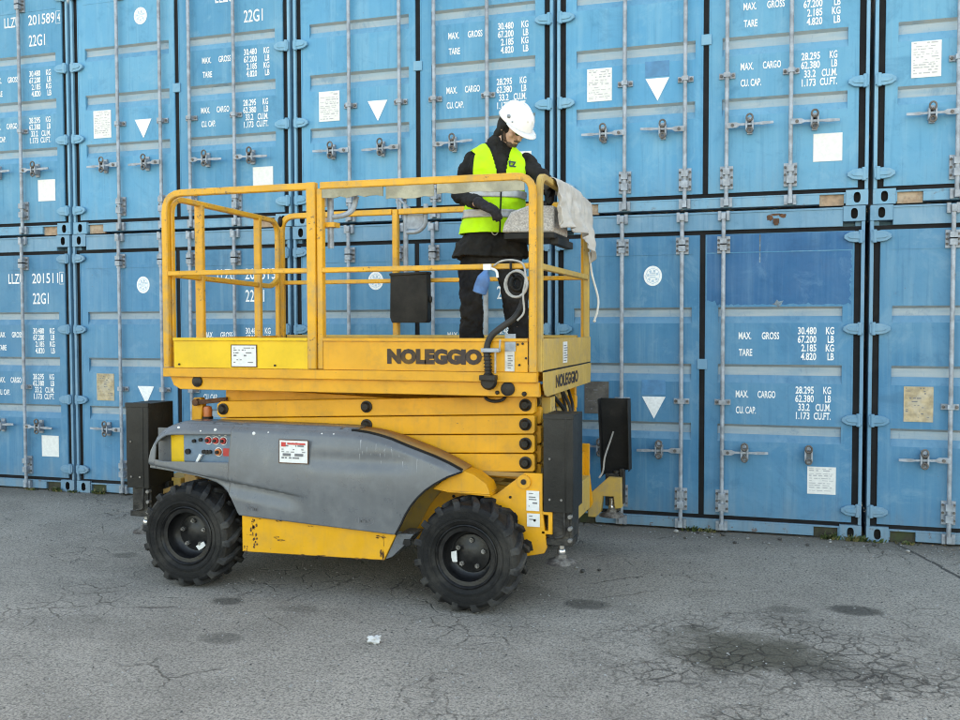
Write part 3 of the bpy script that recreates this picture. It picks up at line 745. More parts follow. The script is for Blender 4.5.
def label_plate(x0, x1, z0, z1, y, seed, dens=.7, red=False, frame=False):
    q = plate_mesh(x0, x1, z0, z1, seed, dens, y)
    q.v = [(v[0], (y if abs(v[1] - (YD + .001)) > 1e-6 else y + .004), v[2]) for v in q.v] if False else q.v
    # plate_mesh backs onto the door plane; pull that face to just behind the sheet
    q.v = [(v[0], (y + .004 if v[1] > y + .01 else v[1]), v[2]) for v in q.v]
    mats = [M['white_print'], M['print_grey'], M['print_red'], M['rusty']]
    if red:
        w = x1 - x0; h = z1 - z0
        q.box(x0 + .06 * w, x0 + .22 * w, y - .003, y - .001, z1 - .28 * h, z1 - .08 * h, 2); q.box(x0 + .28 * w, x1 - .08 * w, y - .003, y - .001, z1 - .18 * h, z1 - .1 * h, 2)
        q.box(x0 + .12 * w, x0 + .4 * w, y - .003, y - .001, z0 + .30 * h, z0 + .42 * h, 1); q.box(x0 + .55 * w, x0 + .85 * w, y - .003, y - .001, z0 + .30 * h, z0 + .42 * h, 1)
    if frame:
        e = .006; q.box(x0 - e, x1 + e, y + .001, y + .004, z1, z1 + e, 3); q.box(x0 - e, x1 + e, y + .001, y + .004, z0 - e, z0, 3)
        q.box(x0 - e, x0, y + .001, y + .004, z0, z1, 3); q.box(x1, x1 + e, y + .001, y + .004, z0, z1, 3)
    return q, mats
q, mm = label_plate(-2.060, -1.982, .586, .705, -2.446, 21, .6); lp(q, 'warning_label', mm, fpo, smooth=0)
q, mm = label_plate(-2.057, -1.979, .492, .570, -2.446, 22, .8); lp(q, 'warning_label', mm, fpo, smooth=0)

# wheels
def make_wheel(x, ycen, out):
    """out = -1 faces the camera side"""
    t = tag(empty('wheel', (0, 0, 0))); t.parent = LIFT; t.location = (x + 3.3, ycen + 1.7, .333)
    hw = .145; b = MB()
    pr = [(.185, -hw * .82), (.205, -hw * .95), (.25, -hw * 1.03), (.288, -hw), (.305, -hw * .9), (.309, -hw * .5), (.310, 0), (.309, hw * .5), (.305, hw * .9), (.288, hw), (.25, hw * 1.03), (.205, hw * .95), (.185, hw * .82), (.175, 0)]
    b.lathe(pr, (0, 0, 0), n=56, close=True)
    for r in (.215, .222, .262): b.lathe([(r, -hw * 1.015 - .004 * 1), (r + .003, -hw * 1.04), (r + .006, -hw * 1.015 - .004)], (0, 0, 0), n=56)
    n = 16
    for side in (-1, 1):
        for i in range(n):
            a0 = 2 * math.pi * (i + (.5 if side > 0 else 0)) / n
            # a lug: from the shoulder in to past the centre line, slanting
            secs = []
            for yy, da, w, r0, r1 in ((side * hw * 1.01, .0, .070, .275, .300), (side * hw * .93, .01, .076, .290, .328), (side * hw * .55, .08, .066, .296, .334), (side * hw * .08, .19, .052, .297, .334), (-side * hw * .12, .23, .042, .297, .331)):
                ring = []
                for ra, aa in ((r0, -w * 1.1), (r1, -w * .8), (r1, w * .8), (r0, w * 1.1)):
                    th = a0 + da + aa; ring.append((ra * math.cos(th), yy, ra * math.sin(th)))
                secs.append(ring)
            b.loft(secs, m=1)
    ty = b.build('tyre', [M['tyre'], M['tread']], t, 30, .004)
    b = MB(); s = out
    b.lathe([(.150, s * hw * .80), (.186, s * hw * .84), (.190, s * hw * .90), (.184, s * hw * .93), (.176, s * hw * .86), (.168, s * hw * .72), (.160, s * hw * .70), (.154, s * hw * .40), (.150, s * hw * .34), (.135, s * hw * .18), (.118, s * hw * .14), (.112, s * hw * .20), (.06, s * hw * .24), (.045, s * hw * .30), (0.001, s * hw * .30)], (0, 0, 0), n=48)
    b.lathe([(.186, -s * hw * .84), (.15, -s * hw * .5), (.05, -s * hw * .3), (.001, -s * hw * .3)], (0, 0, 0), n=32)
    rim = b.build('rim', M['rim'], t, 40)
    b = MB()
    for i in range(5):
        th = R(90 + 72 * i + 8); p = (.082 * math.cos(th), 0, .082 * math.sin(th))
        b.cyl((p[0], s * hw * .20, p[2]), (p[0], s * hw * .36, p[2]), .0145, n=6); b.cyl((p[0], s * hw * .3, p[2]), (p[0], s * hw * .45, p[2]), .008, n=8)
    for p_ in pieces(b): p_.build('lug_nut', M['bolt'], rim, 30)
    b = MB(); b.cyl((-.10, s * hw * .3, .115), (-.112, s * hw * .55, .13), .006, n=8); b.build('valve', M['bolt'], rim)
    if out < 0:
        a = R(-45 if x < -3 else 205); c = (.098 * math.cos(a), s * hw * .40, .098 * math.sin(a)); q = MB()
        u = Vector((math.cos(a + 1.5), 0, math.sin(a + 1.5))); w = Vector((math.cos(a), 0, math.sin(a)))
        pts = [Vector(c) + u * p1 + w * p2 for p1, p2 in ((-.032, -.017), (.034, -.013), (.03, .016), (.0, .020), (-.03, .016))]
        q.add([p + Vector((0, -.001, 0)) for p in pts] + [p + Vector((0, .006, 0)) for p in pts], [(0, 1, 2, 3, 4), (9, 8, 7, 6, 5)] + [(i, (i + 1) % 5, (i + 1) % 5 + 5, i + 5) for i in range(5)])
        q.build('balance_tag', M['white_print'], rim, 0)
    t.rotation_euler = (0, R(random.uniform(0, 20)), 0)
    return t
for x in (-4.27, -2.372):
    make_wheel(x, -2.515, -1); make_wheel(x, -.845, 1)

# hood: moulded grey side cover
TOP = [(-4.562, .80), (-4.557, .86), (-4.548, .905), (-4.528, .95), (-4.503, .981), (-4.470, 1.006), (-4.426, 1.028), (-4.38, 1.041), (-4.32, 1.047), (-3.879, 1.048), (-3.457, 1.044), (-3.22, 1.042), (-3.119, 1.038), (-3.03, 1.029), (-2.954, 1.015), (-2.87, .994), (-2.793, .968), (-2.70, .938), (-2.602, .903), (-2.51, .862), (-2.425, .820)]
BOT = [(-4.562, .755), (-4.45, .745), (-4.326, .732), (-4.20, .716), (-4.12, .700), (-4.06, .683), (-4.015, .660), (-3.975, .628), (-3.945, .590), (-3.92, .545), (-3.90, .505), (-3.887, .487), (-3.60, .471), (-3.326, .457), (-3.05, .443), (-2.822, .431), (-2.806, .46), (-2.783, .502), (-2.755, .56), (-2.718, .617), (-2.68, .663), (-2.635, .706), (-2.58, .745), (-2.509, .785), (-2.425, .816)]
WIN = (-4.515, -3.965)
WZB = [(-4.515, .815), (-4.45, .803), (-4.35, .806), (-3.965, .818)]
WZT = [(-4.515, .90), (-4.505, .925), (-4.48, .95), (-4.445, .968), (-4.40, .975), (-3.965, .988)]
def hood_y(x, z, far=False):
    zt = lerp_tab(TOP, x); y = -2.625
    y += .055 * max(0, (z - .66) / .38) ** 2                         # leans in towards the top
    y += .03 * sstep(.045, 0.0, zt - z)                              # rolled top edge
    y += .05 * sstep(-2.75, -2.42, x)                                # tucks in at the tip
    zc = .714 - (x + 4.058) * .138                                   # crease running back from the wheel arch
    fade = sstep(-3.38, -3.6, x)
    y += fade * (.022 * sstep(zc + .007, zc - .007, z) - .020 * sstep(zc - .02, zc - .12, z))
    y += .012 * math.exp(-((z - .86) / .05) ** 2) * sstep(-3.5, -3.3, x) * sstep(-2.6, -2.9, x)
    return y
def patch(b, xs, lo, hi, n, m=0):
    g = [[(x, hood_y(x, lo(x) + (hi(x) - lo(x)) * j / n), lo(x) + (hi(x) - lo(x)) * j / n) for j in range(n + 1)] for x in xs]
    k = n + 1; b.add([p for c in g for p in c], [(i * k + j, (i + 1) * k + j, (i + 1) * k + j + 1, i * k + j + 1) for i in range(len(xs) - 1) for j in range(n)], m)
def xsamp(a, c, step=.025):
    s = {a, c} | {x for x, _ in TOP + BOT + WZB + WZT if a < x < c}; n = int((c - a) / step)
    s |= {a + (c - a) * i / max(n, 1) for i in range(n + 1)}; s = sorted(s)
    return [s[0]] + [q for p, q in zip(s, s[1:]) if q - p > 1e-4]
T_ = lambda x: lerp_tab(TOP, x); B_ = lambda x: lerp_tab(BOT, x)
def hood_mesh(window=True):
    b = MB()
    if window:
        patch(b, xsamp(-4.562, WIN[0], .01), B_, T_, 28)
        patch(b, xsamp(*WIN), B_, lambda x: lerp_tab(WZB, x), 16); patch(b, xsamp(*WIN), lambda x: lerp_tab(WZT, x), T_, 8)
        patch(b, xsamp(WIN[1], -2.425, .012), B_, T_, 90)
    else: patch(b, xsamp(-4.562, -2.425), B_, T_, 30)
    # top deck of the hood
    xs = xsamp(-4.54, -3.12); v = []
    for x in xs: v += [(x, hood_y(x, T_(x)), T_(x)), (x, hood_y(x, T_(x)) + .05, T_(x) + .006), (x, -2.36, T_(x) + .006)]
    b.add(v, [(i * 3 + j, (i + 1) * 3 + j, (i + 1) * 3 + j + 1, i * 3 + j + 1) for i in range(len(xs) - 1) for j in range(2)])
    return b
b = hood_mesh()
bm = b.mesh('hood', M['hood_grey'], 50)
t_ = bmesh.new(); t_.from_mesh(bm); bmesh.ops.remove_doubles(t_, verts=t_.verts, dist=.0004); bmesh.ops.recalc_face_normals(t_, faces=t_.faces); t_.to_mesh(bm); t_.free()
bm.polygons.foreach_set('use_smooth', [True] * len(bm.polygons)); bm.set_sharp_from_angle(angle=R(50))
hood = link('hood', bm, LIFT); hood.location = (3.3, 1.7, 0)
sd = hood.modifiers.new('thickness', 'SOLIDIFY'); sd.thickness = .014; sd.offset = 0
b = hood_mesh(False); b.v = [(x, -3.40 - y, z) for x, y, z in b.v]
fh = lp(b, 'hood', M['hood_grey'], smooth=50)
sd = fh.modifiers.new('thickness', 'SOLIDIFY'); sd.thickness = .014; sd.offset = 0
# recessed control panel
b = MB(); b.box(-4.56, -3.93, -2.52, -2.505, .775, 1.01); lp(b, 'panel_recess', M['hood_grey'], hood)
b = MB(); b.box(-4.452, -4.352, -2.532, -2.521, .785, 1.0); lp(b, 'yellow_divider', M['yellow_bright'], hood)
b = MB(); b.box(-4.346, -3.94, -2.545, -2.521, .80, .995); cp = lp(b, 'control_panel', M['panel_blue'], hood, bevel=.002)
b = MB()
for x, z, r, m in ((-4.263, .935, .012, 0), (-4.213, .945, .012, 0), (-4.157, .943, .02, 1), (-4.102, .943, .02, 1), (-4.046, .943, .02, 1), (-4.31, .865, .018, 0), (-4.083, .87, .022, 2), (-4.19, .868, .013, 0), (-4.168, .866, .014, 0), (-4.145, .868, .013, 0)):
    b.cyl((x, -2.562, z), (x, -2.54, z), r, n=14, m=m)
    if m: b.lathe([(r + .003, 0), (r + .008, 0)], (x, -2.548, z), n=18, m=3); b.cyl((x, -2.575, z), (x, -2.555, z), r * .55, n=10, m=0)
for i in range(4): b.box(-4.13 + i * .045, -4.115 + i * .045, -2.5475, -2.5445, .975, .981, 3)
b.box(-4.05, -4.005, -2.548, -2.5445, .845, .895, 1)
lp(b, 'push_button', [M['black_plastic'], M['print_red'], M['orange'], M['white_print']], hood)
b = MB(); b.prism([(-4.245, .80), (-4.225, .803), (-4.195, .85), (-4.215, .855)], -2.57, -2.55); lp(b, 'key_tag', M['white_print'], hood)
b = MB()     # rivets along the top of the hood
for x, z in ((-4.365, 1.018), (-4.19, 1.006), (-4.085, 1.014), (-3.80, 1.003), (-3.70, 1.012), (-3.33, 1.015), (-3.25, 1.015)):
    y = hood_y(x, z); r = .012 if z in (1.014, 1.003, 1.018) else .006; b.ball((x, y - .007, z), (r, .006, r), 10, 6)
lp(b, 'rivet', M['white_print'], hood)
q, mm = label_plate(-3.597, -3.405, .835, .972, hood_y(-3.5, .9) - .022, 25, .55, red=True, frame=True); q.v = [(x, y + .03 * (z - .9), z) for x, y, z in q.v]; lp(q, 'instruction_label', mm, hood, smooth=0)
b = MB()     # black rubber edge along the arched top
b.sweep([(x, hood_y(x, T_(x)) - .004, T_(x) + .003) for x in xsamp(-3.14, -2.428)], [(-.009, -.006), (.009, -.006), (.009, .006), (-.009, .006)])
b.sweep([(x, hood_y(x, B_(x)) - .002, B_(x)) for x in xsamp(-2.822, -2.43, .02)], [(-.006, -.005), (.006, -.005), (.006, .005), (-.006, .005)])
lp(b, 'rubber_edge', M['gasket'], hood)
b = MB()     # small stamped marks low on the hood
for cx, cz, seed in ((-3.79, .535, 1), (-3.02, .505, 2)):
    rr = random.Random(seed); y = hood_y(cx, cz) - .0095
    for i in range(18):
        a0, a1 = 2 * math.pi * i / 18, 2 * math.pi * (i + .8) / 18
        b.add([(cx + k * math.cos(a), y, cz + k * .5 * math.sin(a)) for k, a in ((.058, a0), (.063, a0), (.063, a1), (.058, a1))], [(0, 1, 2, 3)])
    for i in range(5):
        x = cx - .042 + i * .018; h = rr.uniform(.008, .016); b.box(x, x + .005, y - .0005, y + .001, cz - h, cz + h)
        if rr.random() < .7: b.box(x, x + .013, y - .0005, y + .001, cz + rr.choice((-h, h - .005)), cz + h * .2)
lp(b, 'stamped_mark', M['print_grey'], hood, smooth=0)
b = MB()     # scrapes on the arch
rr = random.Random(11)
for i in range(34):
    x = rr.gauss(-2.86, .13); z = min(rr.gauss(.93, .05), T_(max(-3.2, min(-2.45, x))) - .03)
    if not -3.2 < x < -2.5: continue
    h = rr.uniform(.008, .05) * (1 if rr.random() > .2 else 1.8); w = rr.uniform(.0015, .004)
    b.add([(x, hood_y(x, z) - .0085, z), (x + w, hood_y(x, z) - .0085, z), (x + w * .6, hood_y(x, z - h) - .0085, z - h)], [(0, 1, 2)])
lp(b, 'scratch', M['faint_ink'], hood, smooth=0)
# chipped yellow side panel below, and the grey tip
b = MB(); b.prism([(-3.885, .478), (-2.833, .424), (-2.838, .41), (-2.91, .264), (-3.885, .249)], -2.60, -2.575)
spn = lp(b, 'side_panel', M['yellow_guard'], bevel=.003)
b = MB(); rr = random.Random(5)
for x, z, w, h in [(-3.80, .44, .02, .03), (-3.80, .39, .035, .06), (-3.795, .31, .03, .05), (-3.83, .36, .05, .006), (-3.75, .47, .05, .012), (-3.62, .462, .04, .014), (-3.6, .34, .05, .01), (-3.64, .355, .03, .012), (-2.93, .41, .05, .02), (-2.915, .35, .012, .13), (-2.925, .30, .02, .05), (-3.86, .27, .02, .03), (-3.3, .262, .09, .007), (-3.05, .262, .1, .008), (-3.45, .258, .05, .008), (-3.4, .44, .03, .006)]:
    for k in range(7):
        cx, cz = x + rr.uniform(-.6, .6) * w, z + rr.uniform(-.6, .6) * h
        b.add([(cx + rr.uniform(.06, .28) * w * math.cos(t), -2.6025, cz + rr.uniform(.06, .30) * h * math.sin(t)) for t in (0, .9, 1.8, 2.7, 3.6, 4.5, 5.4)], [tuple(range(7))])
for p_ in pieces(b, .012): lp(p_, 'paint_chip', M['rusty'], spn, smooth=0)
b = MB(); b.prism([(-2.905, .266), (-2.832, .42), (-2.815, .43), (-2.72, .432), (-2.755, .385), (-2.86, .285)], -2.59, -2.42); b.prism([(-2.78, .40), (-2.74, .40), (-2.73, .37), (-2.76, .355), (-2.79, .37)], -2.60, -2.588, 1)
lp(b, 'hood_tip', [M['hood_grey'], M['black_plastic']], bevel=.004)
# fender: arched top, wheel well walls
b = MB(); xs = xsamp(-3.14, -2.425); v = []
FA = [(-3.143, 1.030), (-2.903, 1.024), (-2.82, .995), (-2.736, .958), (-2.572, .880), (-2.455, .812)]
for x in xs: v += [(x, hood_y(x, T_(x)) + .01, T_(x) + .001), (x, -2.50, T_(x) + .003), (x, -2.36, (T_(x) + .006))]
b.add(v, [(i * 3 + j, (i + 1) * 3 + j, (i + 1) * 3 + j + 1, i * 3 + j + 1) for i in range(len(xs) - 1) for j in range(2)])
ft = lp(b, 'fender_top', M['yellow_tan']); q_ = ft.modifiers.new('thickness', 'SOLIDIFY'); q_.thickness = .012; q_.offset = -1
b = MB()
b.prism([(-2.43, .818), (-2.365, .80), (-2.285, .745), (-2.265, .70), (-2.26, .672), (-2.53, .685), (-2.62, .70), (-2.56, .75), (-2.50, .785)], -2.53, -2.36)   # box above the wheel
b.prism([(-2.90, .30), (-2.82, .43), (-2.76, .54), (-2.66, .66), (-2.54, .74), (-2.40, .70), (-2.26, .68), (-2.2, .70), (-2.2, .40), (-2.75, .30)], -2.20, -2.17)   # inner wall
b.box(-2.53, -2.26, -2.535, -2.36, .684, .694)
fd = lp(b, 'fender', M['yellow'], bevel=.004)
b = MB()
for x, z in ((-2.61, .52), (-2.635, .45), (-2.66, .40), (-2.59, .43), (-2.60, .60), (-2.53, .44)): b.cyl((x, -2.208, z), (x, -2.198, z), .010, n=8)
lp(b, 'bolt_hole', M['hole'], fd)
b = MB(); b.box(-2.46, -2.34, -2.206, -2.2, .58, .665); b.box(-2.43, -2.38, -2.208, -2.2055, .65, .655, 1); lp(b, 'data_plate', [M['silver_plate'], M['print_grey']], fd)
# yellow pieces and beacon behind the hood at the rear
b = MB(); b.box(-4.53, -4.40, -2.28, -2.18, .56, .70); b.prism([(-4.80, .52), (-4.56, .60), (-4.545, .57), (-4.79, .49)], -2.28, -2.18); b.cyl((-4.43, -2.32, .63), (-4.43, -2.28, .63), .03, n=14)
lp(b, 'rear_bracket', M['yellow_tan'], bevel=.004)
b = MB(); b.prism([(-4.50, .95), (-4.425, .95), (-4.405, 1.16), (-4.42, 1.19), (-4.475, 1.19), (-4.49, 1.165)], -2.24, -2.19); bb = lp(b, 'beacon_bracket', M['yellow'], bevel=.006)
b = MB(); b.cyl((-4.372, -2.23, .98), (-4.372, -2.23, 1.062), .036, n=18); lp(b, 'beacon_base', M['black_plastic'], bb)
b = MB(); b.lathe([(.030, 0), (.031, .045), (.026, .068), (.001, .075)], (-4.372, -2.23, 1.062), (0, 0, 1), 20); lp(b, 'beacon_lens', M['orange'], bb)
b = MB(); b.bar([(-4.43, -2.26, 1.16), (-4.20, -2.26, 1.185)], .012, .016); b.cyl((-4.44, -2.28, 1.16), (-4.44, -2.24, 1.16), .024, n=12); lp(b, 'link_rod', M['rusty'])

# scissor arms
def sarm(y0, y1, zl, zr, h, xl=-4.24, xr=-2.04, m='yellow'):
    b = MB(); zm = lambda x: zl + (zr - zl) * (x - xl) / (xr - xl)
    pts = [(xl, zm(xl) + .02), (xl + .03, zm(xl)), (xr - .012, zm(xr)), (xr, zm(xr) + .012), (xr, zm(xr) + h - .012), (xr - .012, zm(xr) + h), (xl + .03, zm(xl) + h), (xl, zm(xl) + h - .02)]
    b.prism(pts, y0, y1); return b
GAP = .006
for side, (a0, a1, i0, i1) in enumerate(((-2.32, -2.26, -2.245, -2.19), (-1.08, -1.14, -1.155, -1.21))):
    for k, (zr, h) in enumerate(((1.147, .109), (1.028, .113), (.912, .110), (.797, .109))):
        o = lp(sarm(min(a0, a1), max(a0, a1), zr - .08, zr, h), 'scissor_arm', M['yellow'], bevel=.004)
        b = MB(); s = -1 if side == 0 else 1; zc = zr + h / 2; y = a0
        for x, dz in ((-2.098, -.0), (-3.143, -.04 + .005), (-4.19, -.08 + .004)):
            if x < -4 and k > 1: continue
            b.lathe([(.001, s * .030), (.020, s * .030), (.024, s * .024), (.030, s * .012), (.038, s * .010), (.038, -s * .004)], (x, y, zc + dz), n=20)
        lp(b, 'pivot_pin', M['pin'], o)
        lp(sarm(min(i0, i1), max(i0, i1), zr + .012, zr - .068, h - .004, -4.22, -2.02), 'scissor_arm', M['yellow'], bevel=.004)
b = MB()
for x in (-2.098, -4.19):
    for z in (.85, .97, 1.085, 1.2): b.cyl((x, -2.19, z - (.08 if x < -4 else 0)), (x, -1.21, z - (.08 if x < -4 else 0)), .03, n=12)
lp(b, 'cross_tube', M['yellow_dusty'])
b = MB(); b.cyl((-3.9, -1.7, .80), (-2.6, -1.7, 1.05), .06, n=16); b.cyl((-2.9, -1.7, 1.0), (-2.4, -1.7, 1.1), .035, n=12, m=1); lp(b, 'lift_cylinder', [M['black_steel'], M['chrome']])
b = MB()     # hoses and clutter seen in the end of the stack
rr = random.Random(4)
for i in range(6):
    y = -2.10 + i * .14; f_ = lambda k=.07: rr.uniform(-k, k)
    pts = [(-2.03 + f_(.02), y, .74), (-2.0 + f_(.03), y + f_(), .86), (-2.03 + f_(.02), y + f_(), .98), (-2.0 + f_(.03), y + f_(.1), 1.1), (-2.04, y + f_(.12), 1.25)]
    b.tube(smooth_path(pts), rr.choice((.008, .011, .014)), 8)
b.tube(smooth_path([(-2.35, -2.345, 1.262), (-2.33, -2.36, 1.235), (-2.28, -2.36, 1.222), (-2.23, -2.35, 1.235), (-2.22, -2.33, 1.265)]), .010, 8)
lp(b, 'hydraulic_hose', M['hose'])
b = MB(); b.box(-2.035, -1.975, -2.18, -2.06, .80, 1.24); b.box(-2.03, -1.99, -1.9, -1.5, .80, .84)
for z in (.86, .95, 1.05, 1.15): b.cyl((-1.98, -2.12, z), (-1.965, -2.12, z), .03, n=12)
lp(b, 'end_slide', M['yellow_dusty'], bevel=.004)
b = MB(); b.box(-3.9, -2.05, -2.33, -1.1, .765, .79); lp(b, 'scissor_base', M['yellow_tan'])

# outriggers
def outrigger(px, py, mirror_x=1, lean=0, cable=False, front=True, short=False):
    t = tag(empty('outrigger')); t.parent = LIFT; t.location = (px + 3.3, py + 1.7, 0)
    z0, z1 = (.585, 1.163); b = MB(); w, d = .088, .14
    b.box(-w, w, -d, -d + .006, z0, z1); b.box(w - .006, w, -d + .006, d, z0 + .01, z1 - .005); b.box(-w, -w + .006, -d + .006, d, z0 + .01, z1 - .005)
    b.box(-w, w, -d + .006, d, z1 - .012, z1 - .006); b.box(-w - .004, w + .004, -d - .003, -d + .02, z1 - .03, z1)
    b.prism([(w * .45, z0 + .01), (w * .55, z0 + .01), (w * .55, z1 - .02), (w * .45, z1 - .02)], -d - .004, -d + .001)
    cv = b.build('cover', M['cover_grey'], t, bevel=.003)
    b = MB()
    for x, z in ((-.05, .9), (.02, .66), (-.05, .66)): b.cyl((x, -d - .006, z), (x, -d + .002, z), .007, n=8)
    for p_ in pieces(b): p_.build('screw', M['bolt'], cv)
    b = MB()
    b.box(-.075, .075, -.10, .10, .40, .62); b.box(-.06, .06, -.115, -.10, .42, .61); b.cyl((0, -.05, .40), (0, -.05, 1.1), .035, n=14)
    for x in (.068,):
        for z in (.42, .49, .56): b.cyl((x, -.135, z), (x, -.10, z), .014, n=8, m=1)
    b.box(-.08, .08, -.12, .05, .385, .425); b.tube(smooth_path([(.03, -.12, .60), (.035, -.135, .52), (.03, -.13, .45), (-.02, -.13, .43)]), .008, 8, 0)
    b.box(-.045 * mirror_x - .06, -.045 * mirror_x + .06, .05, .12, .44, .60)
    b.build('leg', [M['black_steel'], M['bolt']], t, bevel=.003)
    b = MB(); b.cyl((0, -.05, .30), (0, -.05, .40), .018, n=12); b.ball((0, -.05, .335), .027, 12, 8); b.build('rod', M['chrome'], t)
    b = MB(); b.lathe([(.001, .055), (.03, .052), (.04, .03), (.085, .014), (.095, .0), (.001, .0)], (0, -.05, .268), (0, 0, 1), 24)
    b.build('foot', M['rusty_foot'], t)
    return t, cv
outrigger(-1.868, -2.31)
outrigger(-4.78, -2.31, -1)
outrigger(-4.78, -1.03, -1)
# the far front one: its guard is turned round, open side to the camera
t, cv = outrigger(-1.81, -.86)
cvm = MB(); w, d = .115, .10
cvm.prism([(-w, 1.13), (w, 1.13), (w + .01, .60), (-w + .03, .55)], d - .006, d); cvm.prism([(-w, 1.13), (-w + .006, 1.13), (-w + .034, .55), (-w + .028, .55)], -.02, d); cvm.prism([(w, 1.13), (w - .006, 1.13), (w + .004, .60), (w + .01, .60)], -.04, d)
old = cv.data; cv.data = cvm.mesh('cover', M['black_plastic'], 30)
for ch in list(cv.children): bpy.data.objects.remove(ch)
for ch in t.children:
    if ch.name.startswith('leg'): leg = ch
lg = MB(); lg.box(-.05, .05, -.05, .06, .34, .58); lg.cyl((.03, .0, .30), (.03, .0, .6), .03, n=12); lg.box(.055, .09, -.05, .02, .36, .62)
leg.data = lg.mesh('leg', [M['black_steel'], M['bolt']], 30)
b = MB(); b.tube(smooth_path([(-.01, .07, .88), (-.03, .02, .80), (-.055, -.04, .70), (-.065, -.06, .60), (-.09, -.08, .55)]), .007, 8); b.build('cable', M['cable_grey'], t)
b = MB(); b.prism([(-.17, .26), (-.17, .42), (-.02, .56), (.075, .56), (.08, .34), (.03, .33), (.02, .42), (-.06, .42), (-.075, .30), (-.11, .26)], -.10, -.02); b.build('bracket', M['yellow_dusty'], t, bevel=.004)

# platform: deck, sills, toe boards
b = MB()
b.box(XL, XR - .015, YN, YN + .05, 1.348, 1.406); b.box(XL, XR - .015, YF - .05, YF, 1.348, 1.406); b.box(XL, XL + .05, YN + .05, YF - .05, 1.348, 1.406)
b.box(XL + .05, XR - .02, YN + .05, YF - .05, 1.385, 1.42)
b.prism([(XL + .035, 1.348), (XL + .06, 1.29), (XL + .11, 1.264), (XR - .005, 1.262), (XR - .01, 1.348)], YN + .03, YN + .075); b.prism([(XL + .035, 1.348), (XL + .06, 1.29), (XL + .11, 1.264), (XR - .03, 1.262), (XR - .03, 1.348)], YF - .075, YF - .03)
b.box(XL + .2, XL + .26, YN + .075, YF - .075, 1.28, 1.385); b.box(-3.2, -3.14, YN + .075, YF - .075, 1.28, 1.385)
plat = lp(b, 'platform', M['yellow'], bevel=.003)
b = MB()
for x, z, r in ((-4.285, 1.318, .036), (-2.165, 1.308, .042), (-2.065, 1.28, .014), (-2.23, 1.285, .012)): b.lathe([(.001, -.02), (r * .6, -.02), (r, -.012), (r, .0)], (x, YN + .03, z), n=20)
b.lathe([(.001, -.02), (.04, -.02), (.052, -.0)], (-2.275, YN + .0, 1.352), n=18)
lp(b, 'guide_pin', M['pin'], plat)
def toe(x0, x1, y, mat, m2=None):
    b = MB(); b.box(x0, x1, y + .012, y + .02, 1.408, 1.588); b.box(x0, x1, y + .002, y + .045, 1.586, 1.606); return lp(b, 'toe_board', mat, plat, bevel=.002)
tb1 = toe(XL + .078, -3.466, YN, M['yellow_bright']); tb2 = toe(-3.36, -2.04, YN, M['yellow']); toe(XL + .08, -2.06, YF - .05, M['yellow_dusty'])
b = MB(); b.box(XL + .012, XL + .02, YN + .08, YF - .08, 1.408, 1.60); lp(b, 'toe_board', M['yellow'], plat)
b = MB(); b.prism([(YN + .065, 1.416), (YF - .04, 1.412), (YF - .04, 1.594), (YN + .06, 1.604)], XR + .004, XR + .012, axis='x'); te = lp(b, 'toe_board', M['yellow_dusty'], plat, bevel=.002)
b = MB(); b.prism([(YN + .06, 1.405), (YF - .03, 1.405), (YF - .05, 1.262), (YN + .16, 1.255), (YN + .10, 1.27), (YN + .065, 1.32)], XR + .006, XR + .014, axis='x'); tl = lp(b, 'end_panel', M['yellow_dusty'], plat, bevel=.003)
b = MB(); b.box(XR - .01, XR + .012, YN + .08, YF - .05, 1.404, 1.414); lp(b, 'end_seam', M['gasket'], plat)
q = MB(); put_text(q, 'NOLEGGIO', lambda a, c: (XR + .0165, -2.13 + a, 1.298 + c), .072, fitw=.68, bold=.035); lp(q, 'lettering', M['black_letter'], tl, smooth=0)
q = MB(); put_text(q, 'NOLEGGIO', lambda a, c: (-2.927 + a, YN + .009, 1.457 + c), .075, fitw=.607, bold=.075); lp(q, 'lettering', M['black_letter'], tb2, smooth=0)
q, mm = label_plate(-4.012, -3.834, 1.422, 1.556, YN + .006, 31, .6, frame=True); lp(q, 'rating_label', mm, tb1, smooth=0)
q = MB(); q.box(-2.177, -2.112, YN + .006, YN + .011, 1.53, 1.632); q.box(-2.177, -2.12, YN + .006, YN + .011, 1.412, 1.528, 1)
for i in range(6): q.box(-2.16, -2.14 + .01 * (i % 2), YN + .0045, YN + .0058, 1.43 + i * .014, 1.436 + i * .014, 2)
lp(q, 'side_label', [M['galv'], M['silver_plate'], M['print_grey']], tb2, smooth=0)
q = MB(); q.box(XR + .0135, XR + .0165, -1.92, -1.80, 1.44, 1.575)
for i in range(7): q.box(XR + .0155, XR + .0178, -1.905, -1.83 + .02 * (i % 3), 1.452 + i * .016, 1.458 + i * .016, 1)
lp(q, 'end_label', [M['white_print'], M['print_grey']], te, smooth=0)
q = MB()
for x, z in ((-2.07, 1.575), (-2.03 - .06, 1.45), (-2.05, 1.49), (-2.10, 1.57), (-4.41, 1.43), (-3.70, 1.43)): q.cyl((x, YN + .005, z), (x, YN + .013, z), .007, n=8)
lp(q, 'screw', M['pin'], tb2)

# guard rails
def rail(name, path, w=.019, h=.019, r=.09, mat='yellow_rail', **kw):
    b = MB(); b.bar(rounded(path, r), w, h, **kw); return b
def guard(parts, name='guardrail', mat='yellow_rail'):
    b = MB()
    for p in parts:
        path, w, h, r = p; b.bar(rounded(path, r), w, h, up=(0, 1, 0) if abs(path[0][1] - path[-1][1]) < .05 else (1, 0, 0))
    return lp(b, name, M[mat])
ZT = 2.552; zm = 2.028; yn = YN + .022; yf = YF - .022
